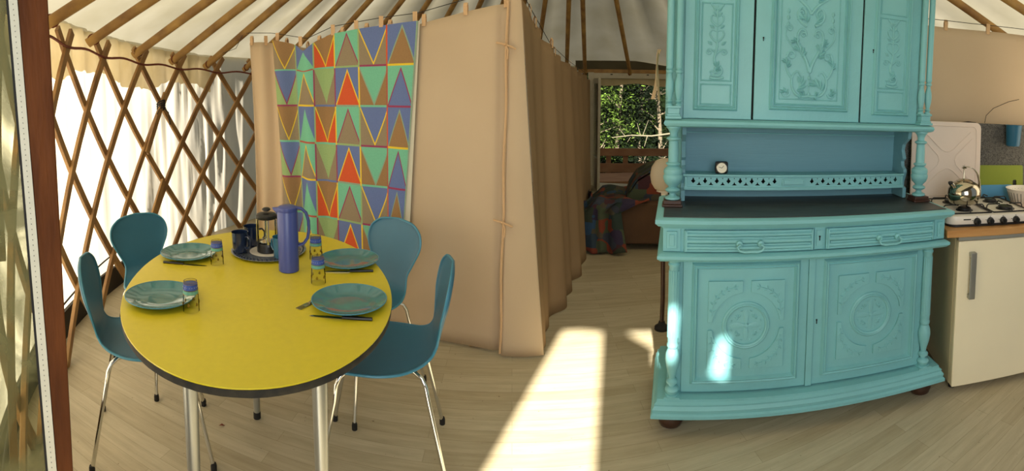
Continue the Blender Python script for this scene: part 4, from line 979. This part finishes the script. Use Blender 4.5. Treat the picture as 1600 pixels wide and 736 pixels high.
# tray with press and mugs
ty = thing('round_tray', 'round patterned metal tray under the coffee press and mugs', 'tray', (-1.055, 1.865, TZ), 0)
MB().lathe([(0, .003), (.125, .003), (.15, .007), (.168, .012), (.170, .011), (.152, .004), (.13, 0), (0, 0)], (0, 0, 0), 64).build('tray_body', mat('tray_metal', '#8f96a3', .25, metal=.7), ty, smooth=50)
mb = MB()
for r_, nn, s_ in ((.158, 56, .0058), (.143, 50, .0050), (.128, 44, .0042)):
    for k in range(nn):
        a = 2 * pi * k / nn; z = .0105 if r_ > .15 else (.0062 if r_ > .14 else .0042); mb.box(r_ * cos(a) - s_ * .6, r_ * cos(a) + s_ * .6, r_ * sin(a) - s_ * .6, r_ * sin(a) + s_ * .6, z - .001, z + .0008)
mb.build('rim_pattern', mat('tray_pattern', '#1d2745', .4), ty)
MB().lathe([(0, .0032), (.085, .0032), (.086, .0042), (0, .0046)], (0, 0, 0), 48).build('tray_centre', M['enamel'], ty, smooth=30)
fp = thing('french_press', 'glass coffee press with black lid, base and handle on the tray', 'coffee press', (-1.055, 1.855, TZ + .0048), radians(35))
MB().lathe([(.044, 0), (.047, .004), (.047, .030), (.0455, .042), (.043, .042), (.043, .006), (0, .006)], (0, 0, 0), 36).build('base_holder', M['black'], fp, smooth=35)
MB().lathe([(.0425, .010), (.0425, .150), (.0445, .157), (.043, .157), (.041, .150), (.041, .012)], (0, 0, 0), 36).build('glass_beaker', M['glass'], fp, smooth=True)
MB().lathe([(.046, .150), (.048, .154), (.048, .166), (.040, .172), (.012, .175), (0, .175)], (0, 0, 0), 36).build('lid', M['black'], fp, smooth=35)
MB().lathe([(.0025, .03), (.0025, .19)], (0, 0, 0), 8).lathe([(.040, .045), (.0405, .049), (.003, .051)], (0, 0, 0), 30).build('plunger', M['chrome'], fp, smooth=35)
MB().lathe([(.0, .183), (.012, .183), (.019, .187), (.019, .193), (.012, .198), (0, .199)], (0, 0, 0), 20).build('plunger_knob', M['black'], fp, smooth=True)
MB().box(-.0475, -.0445, -.006, .006, .03, .15).box(.0445, .0475, -.006, .006, .03, .15).box(-.005, .005, -.048, -.0445, .03, .15).box(-.005, .005, .0445, .048, .03, .15).build('frame_strip', M['chrome'], fp)
MB().tube([(.045, 0, .145), (.070, 0, .148), (.088, 0, .140), (.094, 0, .115), (.090, 0, .08), (.078, 0, .05)], .0075, 8, flat=1.3).build('handle', M['black'], fp, smooth=True)
def make_mug(m):
    g = thing('mug', '', 'mug', (0, 0, 0), 0, 'mugs on the round tray')
    MB().lathe([(0, .0), (.030, 0), (.034, .004), (.0355, .05), (.0375, .088), (.0385, .0905), (.036, .089), (.033, .05), (.031, .008), (0, .007)], (0, 0, 0), 32).build('mug_body', m, g, smooth=45)
    MB().tube([(.034, 0, .072), (.050, 0, .074), (.062, 0, .060), (.062, 0, .038), (.050, 0, .022), (.034, 0, .022)], .0045, 8, flat=1.4).build('handle', m, g, smooth=True)
    return g
mg = make_mug(M['mug']); mg.location = (-1.162, 1.795, TZ + .0048 + .002); mg.rotation_euler = (0, 0, radians(-10)); mg['label'] = 'dark navy mug on the tray, the front one of the two at the left'
dup(mg, (-1.168, 1.905, TZ + .0068), .6, 'dark navy mug on the tray standing behind the front navy mug')
m2 = make_mug(M['mug2']); m2.location = (-.955, 1.80, TZ + .0068); m2.rotation_euler = (0, 0, radians(160)); m2['label'] = 'petrol blue mug on the tray partly hidden behind the violet blue jug'

def knife(loc, ang, L, label):
    k = thing('table_knife', label, 'knife', (*loc, TZ), ang)
    MB().add([(0, -.006, .0005), (0, .005, .0005), (L * .3, .0075, .0005), (L * .5, .006, .0005), (L * .5, -.006, .0005), (-.01, -.002, .0005),
              (0, -.006, .002), (0, .005, .002), (L * .3, .0075, .002), (L * .5, .006, .002), (L * .5, -.006, .002), (-.01, -.002, .002)],
             [(5, 1, 2, 3, 4, 0), (6, 10, 9, 8, 7, 11), (0, 4, 10, 6), (4, 3, 9, 10), (3, 2, 8, 9), (2, 1, 7, 8), (1, 5, 11, 7), (5, 0, 6, 11)]).build('blade', M['steel'], k)
    MB().tube([(L * .5, 0, .004), (L * .75, 0, .0045), (L, 0, .0045)], [.0045, .0055, .005], 8, flat=1.3).build('handle', M['black'], k, smooth=True)
def angto(a, b): return math.atan2(b[1] - a[1], b[0] - a[0])
knife((-.61, 1.345), angto((-.61, 1.35), (-.43, 1.375)), .19, 'knife lying in front of the nearest right plate')
knife((-.715, 1.72), angto((-.71, 1.735), (-.53, 1.785)), .185, 'knife lying in front of the far right plate')
knife((-1.20, 1.575), angto((-1.20, 1.575), (-1.37, 1.515)), .185, 'knife lying in front of the far left plate')
fk = thing('fork', 'steel fork tucked under the left edge of the nearest right plate', 'fork', (-.672, 1.375, TZ), angto((-.672, 1.375), (-.64, 1.475)))
MB().tube([(.05, 0, .003), (.075, 0, .007), (.10, 0, .004)], [.0035, .0025, .003], 8, flat=1.6).build('handle', M['steel'], fk, smooth=True)
mb = MB(); mb.box(.028, .052, -.011, .011, .001, .0028)
for j in range(4): mb.box(-.004, .030, -.011 + j * .0062, -.0078 + j * .0062, .001, .0028)
mb.build('tines', M['steel'], fk, bevel=.0008)

# ================================================================ KITCHEN
KA = radians(-31.742); KM = Matrix.Translation((1.9107, 1.3888, 0)) @ Matrix.Rotation(KA, 4, 'Z')
def kl(x, y, z): return KM @ Vector((x, y, z))
frg = thing('fridge', 'cream under-counter fridge with a vertical steel handle right of the dresser', 'fridge', kl(0, 0, 0), KA)
MB().box(0, .60, .045, .56, .03, .800).build('cabinet_body', M['fridge_side'], frg, bevel=.006)
fd = MB().box(0.0, .60, 0, .042, .035, .776).build('door', M['fridge'], frg, bevel=.006)
MB().box(0.0, .60, .004, .045, .778, .800).build('top_trim', M['grey'], frg, bevel=.002)
MB().box(.058, .090, -.030, -.020, .488, .722).box(.058, .090, -.022, .002, .700, .722).box(.058, .090, -.022, .002, .488, .510).build('handle', M['alu'], fd, bevel=.003)
for x in (.03, .56):
    for y in (.07, .52): MB().lathe([(.018, 0), (.018, .03)], (x, y, 0), 12).build('foot', M['foot'], frg)
bd = thing('wooden_counter', 'thin oak counter board lying over the fridge', 'counter', kl(0, 0, .801), KA)
MB().box(-.07, .95, -.018, .58, 0, .036).build('board', M['board'], bd, bevel=.004)
MB().box(.90, .945, .05, .1, -.80, 0).box(.90, .945, .5, .545, -.80, 0).build('support_leg', M['board'], bd)
HZ = .838
hb = thing('gas_hob', 'white enamel four burner gas hob with black knobs and a raised lid', 'gas hob', kl(0, 0, HZ), KA)
mb = MB(); 
def rr(x0, x1, y0, y1, r, n=6):
    out = []
    for cx_, cy_, a0 in ((x1 - r, y0 + r, -90), (x1 - r, y1 - r, 0), (x0 + r, y1 - r, 90), (x0 + r, y0 + r, 180)):
        for i in range(n + 1): a = radians(a0 + 90 * i / n); out.append((cx_ + r * cos(a), cy_ + r * sin(a)))
    return out
slab(mb, [(rr(-.045, .456, .045, .49, .05), .012), (rr(-.045, .456, .040, .49, .05), .040), (rr(-.043, .454, .046, .488, .048), .053), (rr(-.035, .446, .06, .48, .045), .057)])
mb.build('hob_body', M['enamel'], hb, smooth=35)
mb = MB(); slab(mb, [(rr(-.043, .454, .043, .488, .05), .0), (rr(-.043, .454, .043, .488, .05), .012)]); mb.build('base_tray', M['black'], hb, smooth=35)
for x in (.110, .185, .259, .335):
    kb = MB().lathe([(.019, 0), (.019, -.004), (.016, -.006), (.0155, -.020), (.013, -.022), (0, -.022)], (x, .041, .026), 24, 'y').build('knob', M['black'], hb, smooth=35)
    MB().box(x - .0025, x + .0025, .012, .020, .014, .038).build('pointer', M['black'], kb)
for x in (.110, .185, .259, .335):
    MB().box(x - .026, x - .022, .0395, .045, .030, .033).build('dial_mark', M['lash'], hb); MB().box(x - .003, x + .003, .0405, .045, .0475, .0495).build('dial_mark', M['lash'], hb)
MB().box(.035, .075, .0395, .045, .034, .040).build('badge', M['lash'], hb)
for cx_, cy_, r_ in ((.09, .17, .035), (.335, .17, .042), (.09, .37, .04), (.335, .37, .033)):
    MB().lathe([(r_ + .012, .056), (r_ + .01, .061), (r_, .063), (r_, .071), (r_ * .9, .075), (0, .076)], (cx_, cy_, 0), 24).build('burner', M['black'], hb, smooth=35)
for x0, x1 in ((-.03, .205), (.22, .44)):
    mb = MB()
    mb.tube([(x0, .075, .062), (x1, .075, .062), (x1, .465, .062), (x0, .465, .062)], .004, 6, closed=True)
    xc = (x0 + x1) / 2
    for yc in (.17, .37):
        for sx in (-1, 1): mb.tube([(xc + sx * (xc - x0), yc, .062), (xc + sx * (xc - x0) * .98, yc, .077), (xc + sx * (xc - x0) * .9, yc, .086), (xc + sx * .03, yc, .086)], .0038, 6)
        for sy in (-1, 1): mb.tube([(xc, yc + sy * .092, .062), (xc, yc + sy * .090, .081), (xc, yc + sy * .08, .086), (xc, yc + sy * .03, .086)], .0038, 6)
    mb.build('pan_support', M['black'], hb, smooth=True)
lidT = Matrix.Translation((0, 0, 0))
mb = MB()
def rrz(x0, x1, z0, z1, r, n=6): return rr(x0, x1, z0, z1, r, n)
n_ = 28; lo_ = rrz(-.118, .325, .045, .515, .035)
vs = [(x, .500 + .03 * (z / .5), z) for x, z in lo_] + [(x, .512 + .03 * (z / .5), z) for x, z in lo_]; n_ = len(lo_)
mb.add(vs, [tuple(range(n_)), tuple(range(2 * n_ - 1, n_ - 1, -1))] + [(i, i + n_, (i + 1) % n_ + n_, (i + 1) % n_) for i in range(n_)])
lid = mb.build('lid', M['lidpaint'], hb, bevel=.003)
mb = MB(); yl = lambda z: .500 + .03 * (z / .5) - .0005
def emb(pts): mb.tube([(x, yl(z), z) for x, z in pts], .003, 6)
lo2 = rrz(-.085, .295, .075, .490, .03); mb.tube([(x, yl(z), z) for x, z in lo2], .0025, 6, closed=True)
xm, zm = .105, .285
for s in (-1, 1):
    emb([(xm - .15, zm + s * .17), (xm - .04, zm + s * .065), (xm - .01, zm + s * .05), (xm + .01, zm + s * .05), (xm + .04, zm + s * .065), (xm + .15, zm + s * .17)])
    emb([(xm + s * .16, zm + .13), (xm + s * .06, zm + .03), (xm + s * .05, zm), (xm + s * .06, zm - .03), (xm + s * .16, zm - .13)])
mb.build('embossed_lines', M['lidpaint'], lid, smooth=True)

# kettle
kt = thing('kettle', 'round polished steel kettle with an arched strap handle standing on the hob', 'kettle', kl(.095, .20, HZ + .0900), KA)
MB().lathe([(0, 0), (.070, 0), (.078, .006), (.088, .03), (.0915, .055), (.088, .08), (.074, .103), (.050, .117), (.046, .119)], (0, 0, 0), 48).build('kettle_body', M['steel'], kt, smooth=50)
MB().lathe([(.046, .117), (.046, .121), (.030, .129), (.008, .133), (0, .133)], (0, 0, 0), 32).build('lid', M['steel'], kt, smooth=50)
MB().lathe([(.006, .131), (.004, .145), (.004, .185), (.014, .188), (.016, .192), (.004, .195), (.003, .205), (0, .206)], (-.005, 0, 0), 16).build('lid_pull', M['steel'], kt, smooth=50)
MB().tube([(-.060, -.02, .075), (-.075, -.025, .098), (-.090, -.03, .112)], [.022, .015, .012], 14).build('spout', M['steel'], kt, smooth=50)
MB().lathe([(.013, -.004), (.014, .006), (.008, .010)], (-.091, -.03, .113), 14).build('spout_cap', M['black'], kt, smooth=True)
mb = MB(); hp = [(-.012, .198), (.02, .196), (.045, .185), (.062, .160), (.072, .125), (.078, .085), (.080, .050), (.079, .03)]
vs = []
for x, z in hp:
    vs += [(x + .012, -.045 - .0, z), (x + .012, -.022, z)]
mb = MB(); vs = []
for i, (x, z) in enumerate(hp):
    y0 = -.030 * min(1, i / 3); vs += [(x, y0 - .014, z), (x, y0 + .014, z)]
mb.add(vs, [(2 * i, 2 * i + 1, 2 * i + 3, 2 * i + 2) for i in range(len(hp) - 1)]); mb.build('strap_handle', M['steel'], kt, smooth=60, solid=.003)

# chopping boards, splashback, dish, cup
sp = MB(); sp.box(-.35, 1.0, .585, .605, 0, 1.35)
o = sp.build('splashback', M['granite'], bevel=.002); o.location = kl(0, 0, 0); o.rotation_euler = (0, 0, KA); tag(o, 'dark speckled stone splashback panel behind the hob', 'splashback')
def board(name, label, x0, x1, z1, y, m, hole, hz):
    o = thing(name, label, 'chopping board', kl(0, 0, HZ), KA); mb = MB(); r = .012
    mb.holed(rrz(x0, x1, 0.001, z1, r), [rr(hole[0], hole[1], hole[2], hole[3], .008)], 0, .008)
    b_ = mb.build('board', m, o, bevel=.0015); b_.location = (0, y, 0); b_.rotation_euler = (radians(-7), 0, 0)
board('chopping_board', 'large olive green chopping board leaning on the speckled splashback', .330, .66, .250, .545, M['green'], (.585, .612, .07, .155), 0)
board('chopping_board', 'smaller blue chopping board leaning in front of the green board', .350, .575, .128, .528, M['bluebrd'], (.548, .562, .04, .095), 0)
ds = thing('dish_drainer', 'white slotted dish drainer at the right edge beside the hob', 'dish drainer', kl(.585, .395, HZ), KA)
mb = MB()
def dish(r0, z0, r1, z1, z2): pass
mb.lathe([(.0, .004), (.05, .004), (.075, .02), (.095, .075), (.118, .125), (.122, .128), (.118, .121), (.097, .070), (.078, .012), (.05, 0), (0, 0)], (0, 0, 0), 48); mb.build('drainer_body', M['enamel'], ds, smooth=50)
mb = MB()
for k in range(30):
    a = 2 * pi * k / 30; p0, p1 = (.090 * cos(a), .090 * sin(a), .048), (.112 * cos(a), .112 * sin(a), .108); mb.bar(p0, p1, .006, .004, (-sin(a), cos(a), 0))
mb.build('slots', M['grey'], ds)
cp = thing('wall_cup', 'blue enamel beaker hanging on the speckled splashback at the right edge', 'cup', kl(.555, .535, 1.215), KA)
MB().lathe([(0, 0), (.040, 0), (.045, .008), (.052, .125), (.055, .135), (.052, .134), (.048, .125), (.041, .01), (0, .008)], (0, 0, 0), 32).build('beaker_body', M['cup'], cp, smooth=45)
MB().tube([(0, .05, .11), (0, .058, .118), (0, .052, .130)], .003, 6).build('hook', M['chrome'], cp, smooth=True)
# kitchen curtain behind, with wire and tabs
def kc(u, v):
    x = -.45 + 1.45 * u; return tuple(kl(x, .72 + .012 * sin(u * 14 + v * 2) + .02 * sin(u * 5 + 3 * v) * (1 - v) + .025 * sin(v * 3 + u * 9) * .5, .9 + (1.945 + .02 * (x) - .9) * v))
curtain('kitchen_curtain', 'sand coloured curtain hanging behind the hob at the right', kc, 60, 20, M['curtain'], tabs=(.40, .60, .85))
mb = MB(); mb.tube([kl(-.45, .72, 1.985), kl(.3, .72, 1.99), kl(1.0, .72, 2.01)], .0022, 5)
tag(mb.build('curtain_wire', M['lash'], smooth=True), 'thin wire carrying the sand curtain behind the hob', 'wire')
mb = MB(); mb.tube([kl(.66, .68, 1.52), kl(.58, .675, 1.50), kl(.47, .675, 1.45), kl(.42, .675, 1.40), kl(.41, .67, 1.352)], .002, 5)
tag(mb.build('cable', M['lash'], smooth=True), 'thin dark cable curving over the curtain above the splashback', 'cable')
mb = MB(); mb.tube([kl(-.10, .60, 1.42), kl(-.05, .58, 1.39), kl(.01, .572, 1.345), kl(.12, .568, 1.335), kl(.25, .57, 1.356), kl(.30, .565, 1.352), kl(.328, .56, 1.33), kl(.335, .56, 1.29)], .004, 6)
tag(mb.build('gas_hose', M['lash'], smooth=True), 'black hose looping around the top of the raised hob lid', 'hose')

sl_ = thing('spot_lamp', 'small black clip lamp at the top right edge above the sand curtain', 'lamp', kl(.71, .70, 1.985), KA)
MB().lathe([(.012, 0), (.022, .02), (.03, .06), (.028, .06)], (0, 0, 0), 16, 'x').build('lamp_head', M['black'], sl_, smooth=40)
MB().tube([(0, 0, .03), (0, 0, 0), (.0, .01, -.03)], .005, 6).build('clip', M['black'], sl_, smooth=True)
for (x, y, a_, lab) in ((-1.22, 1.66, .4, 'small curled brown leaf lying on the floor under the table'), (2.03, 1.02, 1.2, 'small dark dried leaf on the floor in front of the fridge')):
    o = MB().add([(0, 0, .002), (.012, .007, .007), (.026, 0, .004), (.012, -.007, .008), (.012, 0, .003)], [(0, 1, 4), (1, 2, 4), (2, 3, 4), (3, 0, 4)]).build('dried_leaf', M['mahogany'] if y < 1.5 else M['rope'], solid=.001)
    o.location = (x, y, 0); o.rotation_euler = (0, 0, a_); tag(o, lab, 'leaf')
# ================================================================ ARMCHAIR
ac = thing('armchair', 'low brown armchair standing before the far doorway, half covered by a patchwork throw', 'armchair', (1.25, 4.62, 0), radians(-14))
MB().box(-.21, .52, -.36, -.24, .06, .455).build('arm', M['leather'], ac, bevel=.02)
MB().box(-.42, .52, -.24, .30, .06, .39).build('seat', M['leather'], ac, bevel=.04)
MB().box(-.42, .52, .30, .42, .06, .43).build('arm', M['leather'], ac, bevel=.02)
mb = MB(); bp_ = [(-.10, .40), (-.06, .54), (.01, .64), (.12, .71), (.28, .745), (.46, .75), (.56, .72), (.56, .06), (.30, .06)]
mb.prism(bp_, -.22, .34); mb.build('backrest', M['leather'], ac, bevel=.02)
for x in (-.38, .48):
    for y in (-.3, .36): MB().lathe([(.02, 0), (.025, .06)], (x, y, 0), 10).build('leg', M['mahogany'], ac)
def patch_mat():
    m = mat('patchwork', '#444444', .95, bump=.3, bscale=40); t = m.node_tree; N = t.nodes; L = t.links; b = N['Principled BSDF']
    co = N.new('ShaderNodeTexCoord'); v = N.new('ShaderNodeTexVoronoi'); v.distance = 'CHEBYCHEV'; v.inputs['Scale'].default_value = 9; v.inputs['Randomness'].default_value = .8; L.new(co.outputs['Object'], v.inputs['Vector'])
    s = N.new('ShaderNodeSeparateColor'); L.new(v.outputs['Color'], s.inputs[0]); r = N.new('ShaderNodeValToRGB'); r.color_ramp.interpolation = 'CONSTANT'; e = r.color_ramp.elements
    cols_ = ['#2f3f4c', '#474f3a', '#352c44', '#7c3a26', '#2c3a34', '#50483a', '#2f4a66', '#45262e', '#333a2c', '#383c48']
    e[0].color = hexc(cols_[0]); e[1].position = .1; e[1].color = hexc(cols_[1])
    for i in range(2, 10): el = e.new(i / 10); el.color = hexc(cols_[i])
    L.new(s.outputs[0], r.inputs[0]); L.new(r.outputs[0], b.inputs['Base Color']); return m
M['patch'] = patch_mat()
th = thing('patchwork_throw', 'dark patchwork blanket draped over the left half of the armchair', 'blanket', (1.25, 4.62, 0), radians(-14))
sec = [(-.42, .30, .50), (-.45, .0, .52), (-.455, -.30, .50)]
def thr(u, v):
    # u along x from left end over the seat, v from front hem over the top to the rear
    x = -.50 + (.33 + .27 * max(0, min(1, (v - .38) / .12))) * u; a = v
    if a < .45: t = a / .45; y = -.44 - .06 * (1 - t) + .02 * sin(u * 12); z = .02 + .44 * t
    elif a < .6: t = (a - .45) / .15; y = -.44 + .18 * t; z = .46 + .025 * sin(t * pi)
    else: t = (a - .6) / .4; y = -.26 + .72 * t; z = .46 - .03 * sin(t * pi)
    e_ = max(0, 1 - u * 5); x -= .05 * (1 - v) * e_; z = z * (1 - .25 * e_ * (v > .4)) ; z += .012 * sin(u * 15 + v * 9)
    if u > .8: x += .07 * (u - .8) / .2 * (1 - min(1, a / .45)) 
    return x, y + .015 * sin(u * 20 + v * 4), max(.012, z)
MB().grid(thr, 40, 40).build('throw_front', M['patch'], th, smooth=60, solid=.012)
MB().grid(lambda u, v: (-.50 - .03 * sin(v * 8), -.44 + .9 * v, .012 + .42 * u + .02 * u * sin(v * 12)), 14, 20).build('throw_side', M['patch'], th, smooth=60, solid=.012)
def thb(u, v):
    x0 = [(-.115, .43), (-.085, .54), (-.01, .655), (.11, .73), (.27, .768), (.46, .775), (.57, .75)]
    t = v * 6; i = min(5, int(t)); f_ = t - i; x = x0[i][0] + (x0[i + 1][0] - x0[i][0]) * f_; z = x0[i][1] + (x0[i + 1][1] - x0[i][1]) * f_
    return x, -.245 + .60 * u, z + .008 * sin(u * 14)
MB().grid(thb, 20, 18).build('throw_back', M['patch'], th, smooth=60, solid=.012)
MB().grid(lambda u, v: (thb(0, v)[0] + .0, -.25, .42 + (thb(0, v)[2] - .44) * u), 6, 18).build('throw_back_side', M['patch'], th, smooth=60, solid=.012)

PL = {'worktop': 'dark worn worktop', 'pedestal': 'dark wooden pedestal', 'bun_foot': 'dark round wooden foot', 'table_edge': 'dark chipped edge band', 'tabletop': 'glossy yellow tabletop',
      'blue_band': 'deep blue printed band', 'green_band': 'green printed band', 'gilt_pattern': 'gold flower motifs', 'pale_hem': 'pale unprinted hem', 'cord_lashing': 'black cord lashing', 'rope_loop': 'red brown rope loop',
      'dial': 'pale round dial', 'plunger_knob': 'black knob', 'hanging_tab': 'sand fabric loop', 'foot_cap': 'black rubber foot', 'lid_pull': 'steel lid pull', 'top_trim': 'grey trim strip'}
for o in list(bpy.data.objects):
    if o.parent and 'label' not in o:
        k = o.name.split('.')[0]
        if k in PL: o['label'] = PL[k]
        elif k == 'leg' and o.parent.name.startswith('dining_chair'): o['label'] = 'slim chrome leg'
bpy.context.view_layer.update()
